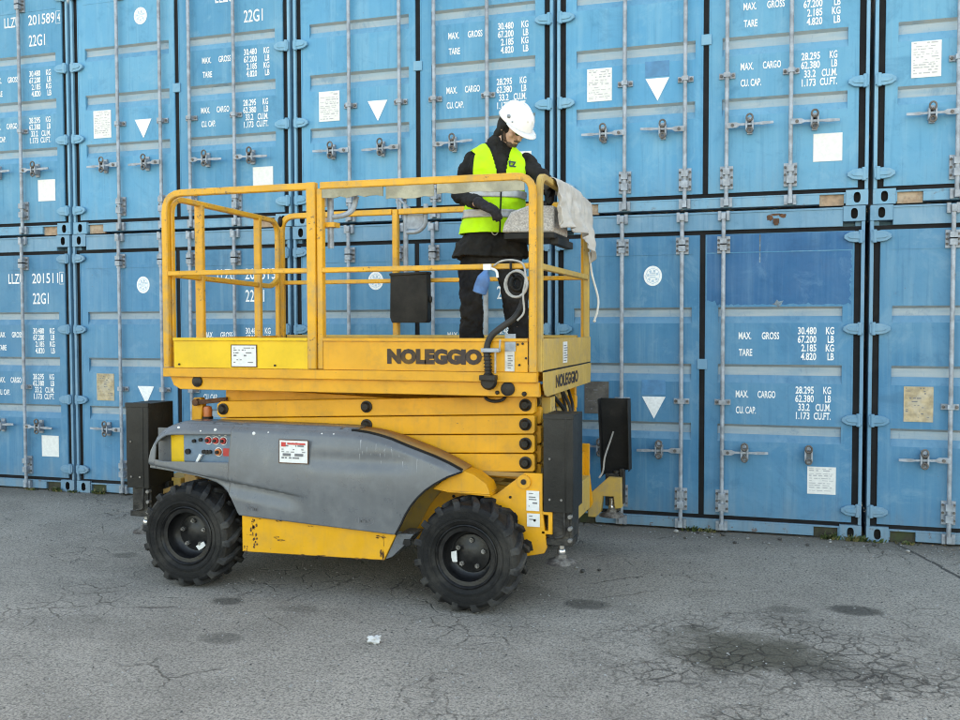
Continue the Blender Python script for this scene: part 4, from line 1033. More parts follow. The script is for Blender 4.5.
# near side, rear bay and front bay
guard([([(XL + .022, yn, 1.41), (XL + .022, yn, ZT), (-3.42, yn, ZT)], .022, .019, .13), ([(XL + .044, yn, zm), (-3.42, yn, zm)], .016, .018, .01)])
b = MB(); b.box(-3.464, -3.404, YN - .002, YN + .045, 1.41, 2.575); b.box(-3.40, -3.362, YN + .012, YN + .06, 1.41, 2.535); lp(b, 'rail_post', M['yellow_rail'], bevel=.004)
guard([([(-3.37, yn, ZT), (-2.012, yn, ZT - .005), (-2.012, yn, 1.41)], .022, .017, .10), ([(-3.36, yn, zm), (-2.034, yn, zm)], .016, .018, .01)])
# far side
guard([([(XL + .03, yf, 1.41), (XL + .03, yf, ZT + .012), (-3.53, yf, ZT + .012)], .022, .019, .12), ([(XL + .05, yf, zm), (-3.53, yf, zm)], .016, .018, .01), ([(-3.50, yf, 1.41), (-3.50, yf, ZT + .03)], .024, .024, .01),
       ([(-3.47, yf, ZT + .012), (-2.01, yf, ZT + .012), (-2.01, yf, 1.41)], .022, .019, .10), ([(-3.47, yf, zm), (-2.03, yf, zm)], .016, .018, .01)])
b = MB(); b.ball((-1.985, yf + .01, ZT - .01), (.03, .035, .04), 12, 8); b.ball((-4.50, yf - .02, ZT - .03), (.02, .025, .045), 12, 8); lp(b, 'rubber_cap', M['black_plastic'])
b = MB(); b.cyl((-2.77, yf + .01, 1.42), (-2.77, yf + .01, 2.0), .02, n=12); lp(b, 'gate_tube', M['galv'])
# rear end loop
xe = XL + .03
guard([([(xe, YN + .07, 1.41), (xe, YN + .07, ZT - .02), (xe, YF - .09, ZT - .035), (xe, YF - .09, 1.41)], .019, .019, .12),
       ([(xe, YN + .09, zm - .005), (xe, YF - .20, zm - .035), (xe, YF - .10, zm + .02)], .018, .018, .06),
       ([(xe, -2.105, 1.41), (xe, -2.105, ZT - .03)], .032, .018, .01), ([(xe, -1.335, 1.41), (xe, -1.335, ZT - .04)], .028, .018, .01)], 'end_rail')
# front end loop
xf = XR + .015 - .03
guard([([(xf, YN + .072, 1.41), (xf, YN + .072, ZT + .005), (xf, YF - .06, ZT - .01), (xf, YF - .06, 1.41)], .021, .02, .10),
       ([(xf, YN + .09, zm + .0), (xf, YF - .07, zm + .0)], .018, .016, .01)], 'end_rail', 'yellow_dusty')
# bent grey latch tubes, grimy strip, black document box
b = MB(); b.tube([(-3.345, -2.40, 2.53), (-3.345, -2.40, 2.17)], .020, 10); b.tube(rounded([(-3.165, -2.40, 2.49), (-3.19, -2.40, 2.40), (-3.26, -2.40, 2.37), (-3.345, -2.40, 2.365)], .06), .017, 10); b.box(-3.41, -3.30, -2.44, -2.36, 2.30, 2.33, 1)
b.box(-3.39, -3.37, -2.46, -2.40, 2.43, 2.53, 2)
lp(b, 'latch_tube', [M['galv'], M['yellow_rail'], M['white_print']])
b = MB(); y = yf + .03; b.tube([(-3.43, y, 2.62), (-3.43, y, 2.05)], .020, 10); b.tube(rounded([(-3.26, y, 2.62), (-3.265, y, 2.46), (-3.32, y, 2.41), (-3.43, y, 2.405)], .07), .019, 10); b.tube([(-3.50, y, 2.68), (-3.36, y, 2.56)], .009, 8); b.tube([(-3.50, y, 2.68), (-3.49, y, 2.56)], .009, 8); b.box(-3.43, -3.28, y - .01, y + .0, 2.43, 2.54)
lp(b, 'latch_tube', M['galv'])
b = MB(); n = 34; rr = random.Random(9)
for x0, x1, zb in ((-3.36, -2.95, 2.475), (-2.93, -2.62, 2.452), (-2.60, -2.06, 2.468)):
    m_ = 10; top, bot = [], []
    for i in range(m_ + 1):
        x = x0 + (x1 - x0) * i / m_; top.append((x, 2.537)); bot.append((x, zb + rr.uniform(-.006, .008)))
    b.prism(top + bot[::-1], YN + .012, YN + .02)
lp(b, 'grimy_strip', M['grimy_strip'])
b = MB(); b.prism([(-3.50, 2.075), (-3.20, 2.085), (-3.195, 1.72), (-3.21, 1.70), (-3.49, 1.70), (-3.505, 1.74)], YF - .14, YF - .05); b.prism([(-3.505, 2.06), (-3.195, 2.07), (-3.195, 2.09), (-3.505, 2.082)], YF - .15, YF - .04); b.ball((-3.185, YF - .10, 1.88), (.015, .02, .03), 8, 6)
lp(b, 'document_box', M['black_plastic'], bevel=.008)
# control box at the front
b = MB()
b.prism([(-2.33, 2.272), (-1.99, 2.262), (-1.99, 2.43), (-2.16, 2.435), (-2.27, 2.40), (-2.315, 2.33)], -2.03, -1.62)
cb = lp(b, 'control_box', M['speckled'], bevel=.012)
b = MB(); b.box(-2.31, -1.985, -2.05, -1.60, 2.225, 2.262); b.box(-2.02, -1.97, -2.0, -1.55, 2.19, 2.235); lp(b, 'control_tray', M['black_plastic'], cb, bevel=.004)
b = MB(); b.cyl((-2.13, -1.86, 2.43), (-2.13, -1.88, 2.52), .012, n=10); b.ball((-2.13, -1.88, 2.535), .025, 12, 8); b.box(-2.11, -2.05, -1.98, -1.9, 2.435, 2.455); lp(b, 'joystick', M['black_plastic'], cb)
# power hose up the post
b = MB(); b.tube(smooth_path([(-2.272, YN - .015, 1.37), (-2.275, YN - .02, 1.46), (-2.28, YN - .02, 1.55), (-2.255, YN - .01, 1.62), (-2.19, YN + .0, 1.675), (-2.12, YN + .02, 1.73), (-2.08, YN + .05, 1.82), (-2.068, YN + .06, 1.95)], 8), .019, 12)
for t in range(7): b.lathe([(.0225, -.004), (.026, 0), (.0225, .004)], (-2.272 - .001 * t, YN - .018, 1.40 + .02 * t), (0, 0, 1), 12)
hs = lp(b, 'supply_hose', M['hose'])
b = MB(); b.box(-2.31, -2.20, YN - .045, YN + .002, 1.525, 1.548); b.cyl((-2.225, YN - .03, 1.545), (-2.225, YN - .03, 1.40), .006, n=8, m=1); b.cyl((-2.20, YN - .03, 1.53), (-2.195, YN - .03, 1.60), .006, n=8, m=1); b.box(-2.32, -2.22, YN - .05, YN + .0, 1.36, 1.39, 2)
lp(b, 'hose_clamp', [M['galv'], M['cable_grey'], M['pin']], hs, bevel=.003)

# ------------------------------------------------------------------ things hanging on the lift
b = MB()
def coil(c, r, y, turns, pr, seed):
    rr = random.Random(seed); pts = []
    for i in range(turns * 20):
        t = 2 * math.pi * i / 20; k = 1 + .06 * math.sin(i * .37 + seed)
        pts.append((c[0] + r * k * math.cos(t) * .95, y + .012 * math.sin(i * .21) + .004 * (i // 20), c[1] + r * k * 1.12 * math.sin(t)))
    b.tube(pts, pr, 8)
coil((-2.105, 1.925), .068, YN - .012, 3, .006, 1)
b.tube(smooth_path([(-2.24, YN - .01, 2.03), (-2.19, YN - .03, 2.055), (-2.12, YN - .03, 2.06), (-2.06, YN - .02, 2.035), (-2.045, YN - .02, 1.95), (-2.06, YN - .02, 1.86), (-2.06, YN + .0, 1.76), (-2.10, YN + .0, 1.71)]), .006, 8)
tag(b.build('cable_coil', M['cable_grey']), 'loose coil of grey cable hung on the lift\'s mid rail beside the front post', 'cable')
b = MB(); coil((-2.115, 1.93), .035, YN + .06, 4, .014, 2)
b.tube(smooth_path([(-2.13, YN + .06, 2.05), (-2.135, YN - .006, 2.058), (-2.135, YN - .008, 2.0), (-2.13, YN + .03, 1.97)]), .008, 8)
tag(b.build('black_cable_coil', M['hose']), 'black cable bundle tied inside the grey coil on the mid rail', 'cable')
b = MB(); M_ = Matrix.Rotation(R(18), 3, 'Y')
b.loft([[Vector((-2.30, YN - .03, 1.94)) + M_ @ Vector((r * math.cos(2 * math.pi * i / 14), r * .75 * math.sin(2 * math.pi * i / 14), z)) for i in range(14)] for z, r in ((-.075, .03), (-.07, .042), (-.03, .045), (.02, .040), (.045, .026), (.06, .016), (.085, .014))])
q = b; q.box(-2.295, -2.25, YN - .042, YN - .018, 2.005, 2.04, 1); q.tube(smooth_path([(-2.27, YN - .03, 2.02), (-2.22, YN - .03, 2.0), (-2.21, YN - .03, 1.96)]), .008, 8, 1)
tag(q.build('spray_bottle', [M['blue_tool'], M['white_print']]), 'small blue bottle with white head hooked on the mid rail before the worker\'s legs', 'bottle')
b = MB(); b.tube(smooth_path([(-1.96, -1.03, 2.21), (-1.945, -1.0, 2.05), (-1.90, -1.0, 1.88), (-1.905, -1.0, 1.78), (-1.925, -1.0, 1.72)]), .008, 8); b.ball((-1.926, -1.0, 1.71), .012, 8, 6)
tag(b.build('cord', M['cord_white']), 'thin white cord dangling from the front end rail of the lift', 'cord')
# grey dust sheet over the front rail
b = MB(); NU, NV = 90, 50
ztop = [(-2.16, 2.572), (-2.0, 2.585), (-1.60, 2.60), (-1.3, 2.585), (-1.0, 2.562)]
zbot = [(-2.16, 2.315), (-2.08, 2.285), (-1.9, 2.30), (-1.70, 2.29), (-1.5, 2.30), (-1.3, 2.255), (-1.15, 2.20), (-1.0, 2.11)]
g = []
for i in range(NU + 1):
    u = i / NU; y = -2.16 + 1.16 * u; zt, zb = lerp_tab(ztop, y), lerp_tab(zbot, y)
    for j in range(NV + 1):
        v = j / NV
        if v < .25:  x = xf - .10 + .10 * (v / .25); z = zt - .05 * (1 - v / .25) ** 2 + .012
        elif v < .33: q = (v - .25) / .08; x = xf + .034 * math.sin(q * math.pi / 2); z = zt + .012 - .03 * (1 - math.cos(q * math.pi / 2))
        else: q = (v - .33) / .67; x = xf + .034 + .02 * q; z = zt - .018 - (zt - .018 - zb) * q
        w = max(0, v - .2)
        f = .030 * w * (math.sin(y * 17 + 2.0 * v) + .6 * math.sin(y * 31 - 3 * v + 1)) + .02 * w * mnoise.noise((y * 4, v * 3, .3))
        f += .010 * w * math.sin(y * 62 + 5 * v + 3 * mnoise.noise((y * 3, v * 2, 9))) + .012 * mnoise.noise((y * 14, v * 9, 4)) * min(1, w * 3)
        g.append((x + f + .012 * w, y + .012 * mnoise.noise((y * 5, v * 5, 2)), z + .008 * mnoise.noise((y * 6, v * 4, 7))))
b.add(g, [(i * (NV + 1) + j, (i + 1) * (NV + 1) + j, (i + 1) * (NV + 1) + j + 1, i * (NV + 1) + j + 1) for i in range(NU) for j in range(NV)])
cl = b.build('dust_sheet', M['fabric'], smooth=180)
q_ = cl.modifiers.new('thickness', 'SOLIDIFY'); q_.thickness = .004; q_.offset = 0
tag(cl, 'dusty grey fabric sheet draped over the front end rail of the lift platform', 'sheet')
# ------------------------------------------------------------------ the worker
PER = tag(empty('person', (-2.46, -1.75, 1.42)), 'worker in white helmet and fluorescent vest standing on the lift, looking down', 'person')
def wp(mb, name, mats, parent=None, voxel=None, sm=6, disp=0, keepm=False):
    if name in ('eye', 'boot', 'shoulder_strap', 'helmet_clip') and not keepm:
        for p_ in pieces(mb): o = wp(p_, name, mats, parent, voxel, sm, disp, True)
        return o
    o = mb.build(name, mats, parent or PER, smooth=180)
    if (parent or PER) is PER: o.location = (2.46, 1.75, -1.42)
    if voxel:
        r = o.modifiers.new('remesh', 'REMESH'); r.mode = 'VOXEL'; r.voxel_size = voxel; r.use_smooth_shade = True
        s = o.modifiers.new('smooth', 'SMOOTH'); s.factor = .5; s.iterations = sm
        if disp:
            tx = bpy.data.textures.new('folds', 'CLOUDS'); tx.noise_scale = .085; tx.noise_depth = 3
            d = o.modifiers.new('folds', 'DISPLACE'); d.texture = tx; d.strength = disp; d.mid_level = .5; d.texture_coords = 'GLOBAL'
            tx = bpy.data.textures.new('creases', 'CLOUDS'); tx.noise_scale = .055; tx.noise_depth = 0
            d = o.modifiers.new('creases', 'DISPLACE'); d.texture = tx; d.strength = disp * .22; d.mid_level = .5; d.texture_coords = 'GLOBAL'
    return o
V = Vector
bf = V((math.sin(R(32)), -math.cos(R(32)), 0)); bs = V((math.cos(R(32)), math.sin(R(32)), 0))     # body forward, body left (viewer's right)
PEL = V((-2.475, -1.75, 2.22)); CHE = V((-2.455, -1.75, 2.70))
def ring(c, rx, ry, f=bf, s=bs, n=28, p=2.4, up=V((0, 0, 1)), tilt=0):
    out = []
    for i in range(n):
        t = 2 * math.pi * i / n; a, d = math.cos(t), math.sin(t)
        k = (abs(a) ** p + abs(d) ** p) ** (-1 / p)
        out.append(c + s * (a * k * rx) + f * (d * k * ry) + up * (tilt * d * k * ry))
    return out
shR = V((-2.605, -1.80, 2.775)); shL = V((-2.285, -1.65, 2.765))
elR = V((-2.668, -1.835, 2.545)); wrR = V((-2.455, -2.02, 2.452))
elL = V((-2.165, -1.70, 2.655)); wrL = V((-2.07, -1.80, 2.545))
hipL, hipR = V((-2.385, -1.72, 2.20)), V((-2.565, -1.79, 2.20))
knL, knR = V((-2.315, -1.76, 1.85)), V((-2.605, -1.84, 1.85))
anL, anR = V((-2.295, -1.69, 1.50)), V((-2.61, -1.78, 1.50))
# head frame
yaw, pit = R(60), R(42)
hf = V((math.sin(yaw) * math.cos(pit), -math.cos(yaw) * math.cos(pit), -math.sin(pit)))
hs_ = V((math.cos(yaw), math.sin(yaw), 0)); hu = hs_.cross(hf) * -1
if hu.z < 0: hu = -hu
HC = V((-2.325, -1.775, 2.985))
HM = Matrix((hs_, hf, hu)).transposed()       # local x = head's left, y = forward, z = up
def hp(x, y, z): return HC + HM @ V((x, y, z))
nk = V((-2.425, -1.745, 2.84))
# body: one continuous skin surface (hands and head included)
b = MB()
b.ball(HC + HM @ V((0, -.01, .03)), (.074, .092, .098), 20, 14, M=HM); b.ball(hp(0, .022, -.045), (.058, .066, .072), 18, 12, M=HM); b.ball(hp(0, .052, -.092), (.034, .03, .026), 14, 9, M=HM)
b.limb(hp(0, .086, .012), .010, hp(0, .108, -.026), .014); b.ball(hp(0, .106, -.028), (.018, .014, .012), 12, 8, M=HM)
for s in (-1, 1):
    b.ball(hp(s * .033, .078, .012), (.014, .012, .010), 10, 7, M=HM); b.limb(hp(s * .014, .088, .028), .008, hp(s * .046, .074, .026), .008); b.ball(hp(s * .043, .06, -.025), (.022, .022, .02), 10, 7, M=HM)
    b.ball(hp(s * .078, -.008, -.012), (.009, .022, .034), 12, 8, M=HM)
b.limb(hp(-.02, .084, -.060), .007, hp(.02, .084, -.060), .007); b.limb(hp(-.018, .082, -.072), .008, hp(.018, .082, -.072), .008)
b.limb(hp(0, -.03, -.07), .058, nk, .062)
b.loft([ring(V((PEL.x, PEL.y, 2.12)), .145, .10), ring(PEL, .155, .105), ring(V((-2.47, -1.75, 2.42)), .14, .10), ring(CHE, .165, .11), ring(V((-2.445, -1.75, 2.79)), .15, .09), ring(V((-2.435, -1.745, 2.85)), .075, .065)])
for s_, e_, w_ in ((shR, elR, wrR), (shL, elL, wrL)): b.limb(s_, .052, e_, .042); b.limb(e_, .042, w_, .029)
for h_, k_, a_ in ((hipL, knL, anL), (hipR, knR, anR)): b.limb(h_, .08, k_, .055); b.limb(k_, .055, a_, .04)
body = wp(b, 'body', M['skin'], voxel=.0065, sm=5)
# eyes, beard, hair under the helmet
b = MB()
for s in (-1, 1): b.ball(hp(s * .033, .085, .011), (.010, .006, .006), 8, 6, M=HM)
wp(b, 'eye', M['lens'], body)
b = MB(); b.ball(hp(0, .060, -.088), (.040, .036, .032), 16, 10, M=HM); b.limb(hp(-.064, .0, -.03), .013, hp(-.05, .035, -.078), .016); b.limb(hp(.064, .0, -.03), .013, hp(.05, .035, -.078), .016); b.limb(hp(-.025, .094, -.050), .0065, hp(.025, .094, -.050), .0065)
wp(b, 'beard', M['beard'], body, voxel=.006, sm=4)
b = MB(); b.ball(hp(0, -.030, .0), (.091, .086, .102), 18, 12, M=HM); b.limb(hp(0, -.075, -.03), .05, hp(0, -.06, -.075), .048)
b.limb(hp(-.076, -.012, -.01), .026, hp(-.074, .03, .034), .014); b.limb(hp(.076, -.012, -.01), .026, hp(.074, .03, .034), .014); b.limb(hp(-.06, -.03, -.05), .03, hp(-.055, -.04, -.09), .03); b.limb(hp(.06, -.03, -.05), .03, hp(.055, -.04, -.09), .03)
wp(b, 'hood_liner', M['jacket'], voxel=.007, sm=4)
# glasses
b = MB()
for s in (-1, 1):
    b.tube([hp(s * .078, -.01, .016), hp(s * .066, .05, .017), hp(s * .054, .088, .016)], .0028, 6)
    b.loft([[hp(s * .033 + .024 * math.cos(t), .099 + .001 * k - .12 * abs(s * .033 + .024 * math.cos(t)) ** 1.5, .010 + .016 * math.sin(t)) for t in [2 * math.pi * i / 14 for i in range(14)]] for k in (-2, 2)])
b.tube([hp(-.012, .098, .014), hp(.012, .098, .014)], .003, 6)
wp(b, 'glasses', M['lens'])
# helmet: shell, brim, ridge
b = MB(); prof = [(0, 1.0), (.25, .972), (.5, .875), (.72, .71), (.88, .50), (.97, .25), (1.0, 0), (1.02, -.10), (1.0, -.10), (.97, .0)]
def hel(t, r, z): return hp(.112 * r * math.sin(t), .136 * r * math.cos(t) - .004, .048 + .118 * z)
n = 36; v = []
for r, z in prof: v += [hel(2 * math.pi * i / n, r, z) for i in range(n)]
b.add(v, [(j * n + i, j * n + (i + 1) % n, (j + 1) * n + (i + 1) % n, (j + 1) * n + i) for j in range(len(prof) - 1) for i in range(n)])
m_ = 14; v = []
for i in range(m_ + 1):
    t = R(-72 + 144 * i / m_); e = .052 * math.cos(t * 1.2) ** .8 if abs(t * 1.2) < 1.57 else 0
    a0 = hel(t, .985, -.03); d0 = (HM @ V((math.sin(t) * .7, math.cos(t), -.22))).normalized()
    v += [a0, a0 + d0 * (e + .006), a0 + d0 * (e + .006) - hu * .006, a0 - hu * .012]
b.add(v, [(i * 4 + j, (i + 1) * 4 + j, (i + 1) * 4 + (j + 1) % 4, i * 4 + (j + 1) % 4) for i in range(m_) for j in range(4)])
for x in (-.022, .022): b.tube([hel(0, 0, 0) * 0 + hp(x, .136 * math.sin(R(q)) - .004, .046 + .120 * math.cos(R(q))) for q in range(-60, 61, 8)], .006, 8)
he = wp(b, 'helmet', M['helmet'])
q_ = he.modifiers.new('thickness', 'SOLIDIFY'); q_.thickness = .003
b = MB(); b.cyl(hel(R(-78), 1.0, .28), hel(R(-78), 1.03, .28), .013, n=14); b.cyl(hel(R(-60), 1.0, .16), hel(R(-60), 1.03, .16), .006, n=10); wp(b, 'helmet_clip', M['galv'], he)
b = MB(); b.tube(smooth_path([hp(-.09, .01, -.01), hp(-.078, .03, -.07), hp(-.04, .06, -.125), hp(.04, .06, -.125), hp(.078, .03, -.07), hp(.09, .01, -.01)]), .005, 6); wp(b, 'chin_strap', M['jacket'], he)
# jacket with collar and flared skirt
b = MB()
sk = [(2.135, .262, .175, 0), (2.20, .238, .165, 0), (2.28, .198, .15, 0), (2.36, .178, .138, 0), (2.46, .172, .132, 0), (2.58, .180, .132, .0), (2.70, .190, .132, 0), (2.78, .182, .115, 0), (2.825, .148, .098, 0), (2.86, .10, .08, 0), (2.885, .075, .07, 0)]
b.loft([ring(V((-2.48 + (z - 2.2) * .045, -1.75, z)), a, d, n=36) for z, a, d, _ in sk])
for s_, e_, w_ in ((shR, elR, wrR), (shL, elL, wrL)):
    b.limb(s_, .068, e_, .060, 18); b.limb(e_, .062, w_ + (e_ - w_) * .30, .046, 18); b.ball(e_, .064, 14, 10)
b.limb(V((-2.445, -1.73, 2.82)), .085, V((-2.43, -1.735, 2.885)), .078)     # stand-up collar
b.limb(V((-2.45, -1.70, 2.86)), .06, V((-2.44, -1.71, 2.91)), .05)
wp(b, 'jacket', M['jacket'], voxel=.008, sm=4, disp=.06)
# fluorescent vest: open shell a little outside the jacket
def vest_grid(zs, sel=None, grow=0):
    b = MB(); n = 180
    tab = {k: [(z, q[i]) for z, *q in [(s[0], s[1], s[2]) for s in sk]] for i, k in enumerate(('a', 'd'))}
    rows_ = []
    for z in zs:
        a = lerp_tab(tab['a'], z) + .024 + grow; d = lerp_tab(tab['d'], z) + .024 + grow
        if z < 2.40: a = lerp_tab(tab['a'], 2.37) + .022 + grow + (2.40 - z) * .10; d = lerp_tab(tab['d'], 2.37) + .024 + grow + (2.40 - z) * .08
        r = ring(V((-2.48 + (z - 2.2) * .045, -1.75, z)), a, d, n=n)
        rr = []
        for i, p in enumerate(r):
            t = 2 * math.pi * i / n
            p = p + (p - V((-2.46, -1.75, z))).normalized() * (.012 * mnoise.noise((p.x * 7, p.y * 7, z * 9)) + .008 * mnoise.noise((p.x * 16 + p.z * 6, p.y * 16, z * 20)) + .0015 * mnoise.noise((p.x * 34, p.y * 34, z * 40 + p.x * 30)) + .006 * math.sin(t * 5 + z * 13) * sstep(2.7, 2.4, z))
            rr.append(p)
        rows_.append(rr)
    f = []; v = [p for r in rows_ for p in r]
    for j in range(len(zs) - 1):
        for i in range(n):
            t = 360 * (i + .5) / n; z = (zs[j] + zs[j + 1]) / 2
            if sel is None or sel(t, z): f.append((j * n + i, j * n + (i + 1) % n, (j + 1) * n + (i + 1) % n, (j + 1) * n + i))
    b.add(v, f); return b
def in_vest(t, z):
    # angles: 0 = body left, 90 = front, 180 = body right, 270 = back
    for c in (0, 180, 360):                                         # armholes, open from the waistband to the shoulder seam
        d = abs(t - c); w = 6 + 32 * sstep(2.50, 2.62, z) * sstep(2.845, 2.79, z)
        if 2.49 < z < 2.838 and d < w: return False
    a = lerp_tab([(q[0], q[1]) for q in sk], z)
    if z > 2.56 and abs(t - 90) < 90 and abs(math.cos(R(t))) * a < .060 * (z - 2.56) / .28: return False    # V neck
    return True
zs = [2.285 + (2.872 - 2.285) * i / 150 for i in range(151)]
vo = wp(vest_grid(zs, in_vest), 'vest', M['hivis']); q_ = vo.modifiers.new('soft', 'SMOOTH'); q_.iterations = 8; q_.factor = .5; q_ = vo.modifiers.new('thickness', 'SOLIDIFY'); q_.thickness = .006; q_.offset = 1
band = lambda z0, z1: vest_grid([z0 + (z1 - z0) * i / 5 for i in range(6)], lambda t, z: True, .014)
for z0, z1 in ((2.385, 2.438), (2.515, 2.562)):
    sel = (lambda t, z: in_vest(t, z)); bb_ = vest_grid([z0 + (z1 - z0) * i / 5 for i in range(6)], sel, .014)
    o = wp(bb_, 'reflective_band', M['reflective'], vo); q_ = o.modifiers.new('thickness', 'SOLIDIFY'); q_.thickness = .002
b = MB()
zp = []
for i in range(14):
    z = 2.285 + .34 * i / 13
    zp.append(V((-2.48 + (z - 2.2) * .045, -1.75, z)) + bf * (lerp_tab([(s[0], s[2]) for s in sk], max(z, 2.37)) + .043))
b.tube(zp, .005, 6); wp(b, 'zip', M['trouser'], vo)
b = MB(); yb = lerp_tab([(s[0], s[2]) for s in sk], 2.68) + .042
base = V((-2.46, -1.75, 2.715)) + bf * (yb - .004) + bs * .045
put_text(b, 'tz', lambda a, c: base + bs * a + V((0, 0, c)) - bf * (a * .25 + a * a * 2.2), .05, fitw=.062, bold=.03); wp(b, 'chest_mark', M['mark_ink'], vo)
# trousers, boots
b = MB()
b.loft([ring(V((-2.475, -1.755, 2.07)), .155, .115), ring(V((-2.475, -1.755, 2.16)), .17, .125), ring(PEL, .17, .125), ring(V((-2.475, -1.75, 2.34)), .155, .115)])
for h_, k_, a_ in ((hipL, knL, anL), (hipR, knR, anR)):
    b.limb(h_, .102, k_, .080, 18); b.limb(k_, .080, a_ + V((0, 0, .02)), .066, 18); b.limb(a_, .068, a_ - V((0, 0, .02)), .07, 16)
wp(b, 'trousers', M['trouser'], voxel=.008, sm=4, disp=.065)
b = MB()
for a_, fd in ((anL, V((.75, -.66, 0))), (anR, V((.35, -.94, 0)))):
    fd.normalize(); g0 = V((a_.x, a_.y, 1.45))
    b.limb(g0 - fd * .05, .043, g0 + fd * .15, .038); b.limb(g0 + V((0, 0, .0)), .05, a_ + V((0, 0, .02)), .052); b.box(*(0, 0), *(0, 0), 0, 0) if False else None
wp(b, 'boot', M['boot'], voxel=.010, sm=3)
# belt ring and gloves
b = MB(); c = V((-2.415, -1.90, 2.30)); b.tube([c + bs * (.022 * math.cos(t)) + V((0, 0, .03 * math.sin(t))) for t in [2 * math.pi * i / 16 for i in range(16)]], .0045, 6, closed=True, caps=False); wp(b, 'belt_ring', M['chrome'])
def glove(wr, d, pn, th, curl, name='glove'):
    """wrist, pointing direction, palm normal (towards the palm side), thumb side"""
    d = V(d).normalized(); pn = (V(pn) - d * V(pn).dot(d)).normalized(); sd_ = d.cross(pn); th_s = 1 if th > 0 else -1
    b = MB(); b.limb(wr - d * .045, .036, wr + d * .01, .034)
    c0 = wr + d * .03
    for k in (-1.2, -.4, .4, 1.2): b.limb(c0 + sd_ * k * .019, .019, wr + d * .088 + sd_ * k * .020, .0145)
    for i, (k, L) in enumerate(((1.25, .070), (.42, .080), (-.42, .074), (-1.2, .058))):
        k *= th_s; p = wr + d * .09 + sd_ * k * .0205; a = 0.25
        for s_, r_ in ((.42, .0110), (.33, .0100), (.25, .0088)):
            a += curl * (.8 + .12 * i); q = p + (d * math.cos(a) + pn * math.sin(a)) * L * s_; b.limb(p, r_ + .0006, q, r_); p = q
    p = wr + d * .028 + sd_ * th_s * .030; q = p + (d * .6 + sd_ * th_s * .62 + pn * .45).normalized() * .042; b.limb(p, .016, q, .0125); r = q + (d * .9 + sd_ * th_s * .05 + pn * .5).normalized() * .036; b.limb(q, .0125, r, .0105)
    return wp(b, name, M['glove'], voxel=.0045, sm=3)
glove(wrR, (.80, -.30, -.42), (-.1, .5, -.75), 1, .38)
glove(wrL, (.15, -.45, -.85), (-.6, -.6, -.2), -1, .35)

# ------------------------------------------------------------------ small things on the ground
def lump(name, c, r, mat, label, cat, seed, flat=.6, group=None, crumple=.35):
    b = MB(); rr = V((seed * 1.7, seed * .9, 0)); b.ball((0, 0, 0), (r, r * .85, r * flat), 16, 11)
    b.v = [tuple(V(v) * (1 + crumple * mnoise.noise(V(v) / r * 1.4 + rr) + crumple * .6 * mnoise.noise(V(v) / r * 3 + rr))) for v in b.v]
    z = min(v[2] for v in b.v); o = b.build(name, mat, smooth=25); o.location = (c[0], c[1], -z - r * .03); o.rotation_euler = (0, 0, seed)
    return tag(o, label, cat, group)
lump('crumpled_paper', (-2.68, -3.27), .036, M['paper'], 'crumpled white paper lying on the asphalt in front of the front wheel', 'litter', 3, .42, None, .9)
rr = random.Random(12)
specs = [(-1.42, .0 - .12, .02), (-1.25, -.10, .014), (-1.05, -.13, .022), (-.86, -.2, .013), (-.62, -.16, .018), (-.42, -.3, .015), (-.25, -.15, .012), (-1.33, -.33, .013), (-.95, -.38, .016), (-.7, -.33, .012), (.06, -.16, .02), (-1.15, -.24, .011), (.28, -.3, .016), (-1.9, -1.55, .018), (-1.80, -1.48, .013), (-1.96, -1.47, .012)]
for i, (x, y, r) in enumerate(specs):
    lump('stone', (x, y), r, M['dark_stone'] if i % 3 else M['stone'], 'small loose stone lying on the asphalt near the foot of the containers', 'stone', i + 1, .6, 'loose stones on the asphalt')
gb = MB(); rg = random.Random(44)
for i in range(5200):
    y = -4.8 + 4.77 * rg.random() ** .8; x = rg.uniform(-7.6, 1.6) if y > -2 else rg.uniform(-4.9, 1.2); r = rg.choice((.002, .003, .003, .004, .005, .007))
    if y > -.35: r *= 1.35
    v_ = [(x + r * dx * rg.uniform(.6, 1.4), y + r * dy * rg.uniform(.6, 1.4), max(-.001, r * dz * rg.uniform(.5, 1))) for dx, dy, dz in ((1, 0, .2), (0, 1, .2), (-1, 0, .2), (0, -1, .2), (.1, .1, 1.2))]
    gb.add(v_, [(0, 1, 4), (1, 2, 4), (2, 3, 4), (3, 0, 4)], rg.choice((0, 0, 1)))
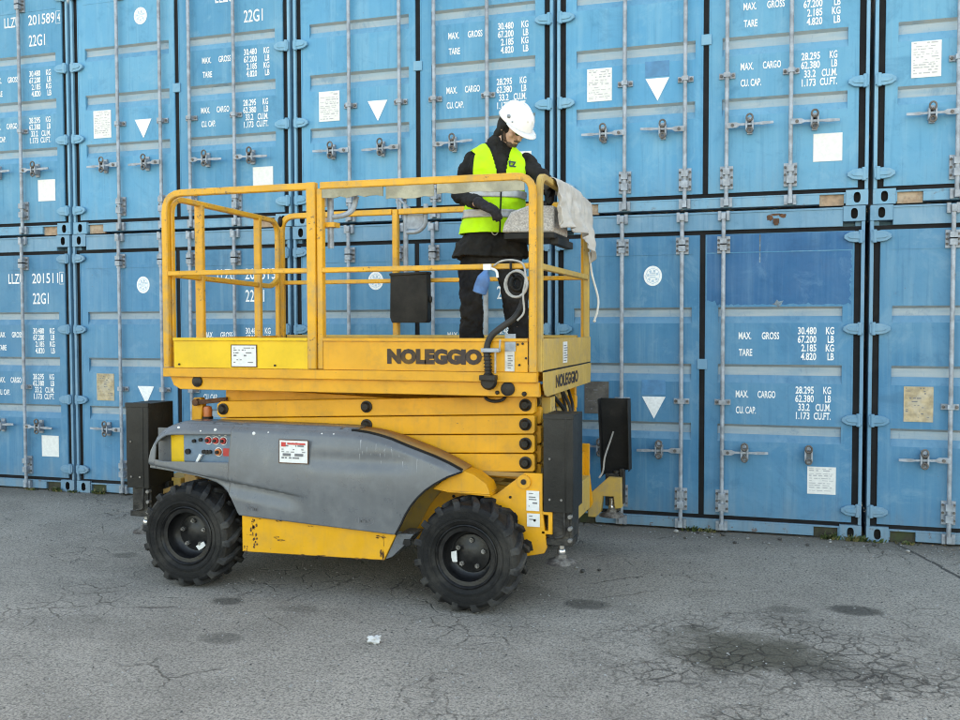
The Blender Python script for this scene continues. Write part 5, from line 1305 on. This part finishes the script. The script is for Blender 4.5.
tag(gb.build('grit', [M['stone'], M['dark_stone']], smooth=0), 'fine loose grit scattered over the old asphalt', 'grit', kind='stuff')
def weed(x, y, h, n, seed, label, dry=False):
    rr = random.Random(seed); b = MB()
    for i in range(n):
        a = rr.uniform(0, 2 * math.pi); r0 = min(.05, abs(rr.gauss(0, .025))); sx_ = max(-.07, min(.07, rr.gauss(0, .03))); L = h * rr.uniform(.4, 1.1); w = rr.uniform(.004, .011)
        p0 = V((sx_ + r0 * math.cos(a), r0 * .5 * math.sin(a), -.002)); tip = p0 + V((math.cos(a) * L * .6, math.sin(a) * L * .5 - L * .15, L * rr.uniform(.5, 1)))
        md = (p0 + tip) / 2 + V((0, 0, L * .14)); sd_ = V((-math.sin(a), math.cos(a), 0)) * w
        b.add([p0 - sd_ * .5, p0 + sd_ * .5, md + sd_, md - sd_, tip], [(0, 1, 2, 3), (3, 2, 4)], 0 if rr.random() < (.4 if dry else .8) else 1)
    o = b.build('weed', [M['leaf'], M['leaf_dry']], smooth=0, recalc=False); o.location = (x, y, 0)
    return tag(o, label, 'weed', 'weeds along the foot of the containers')
wl = [(-1.30, -.03, .07, 60, 'weed tuft at the sill near the left door bar of the repainted container'),
      (-1.16, -.03, .05, 40, 'flat weed tuft just right of the lift\'s far outrigger foot'),
      (-.24, -.02, .09, 60, 'green weed growing in the sill pocket left of the right-hand corner castings'),
      (-.07, -.03, .08, 90, 'small weed before the bottom right casting of the repainted container'),
      (.06, -.03, .05, 34, 'short weed between the two bottom corner castings on the right'),
      (.30, -.03, .05, 44, 'weed in the sill pocket of the container at the right edge'),
      (-7.10, -.03, .09, 60, 'weed in the sill pocket left of the black outrigger'),
      (-7.62, -.03, .08, 60, 'weed in the sill pocket of the container with number 201511'),
      (-7.44, -.03, .05, 40, 'thin weed between the two bottom corner castings on the left'),
      (-7.95, -.03, .04, 40, 'lowest weed tuft at the left edge of the photo')]
for i, (x, y, h, n, lab) in enumerate(wl): weed(x, y, h * .75, n, i + 1, lab, i % 2)
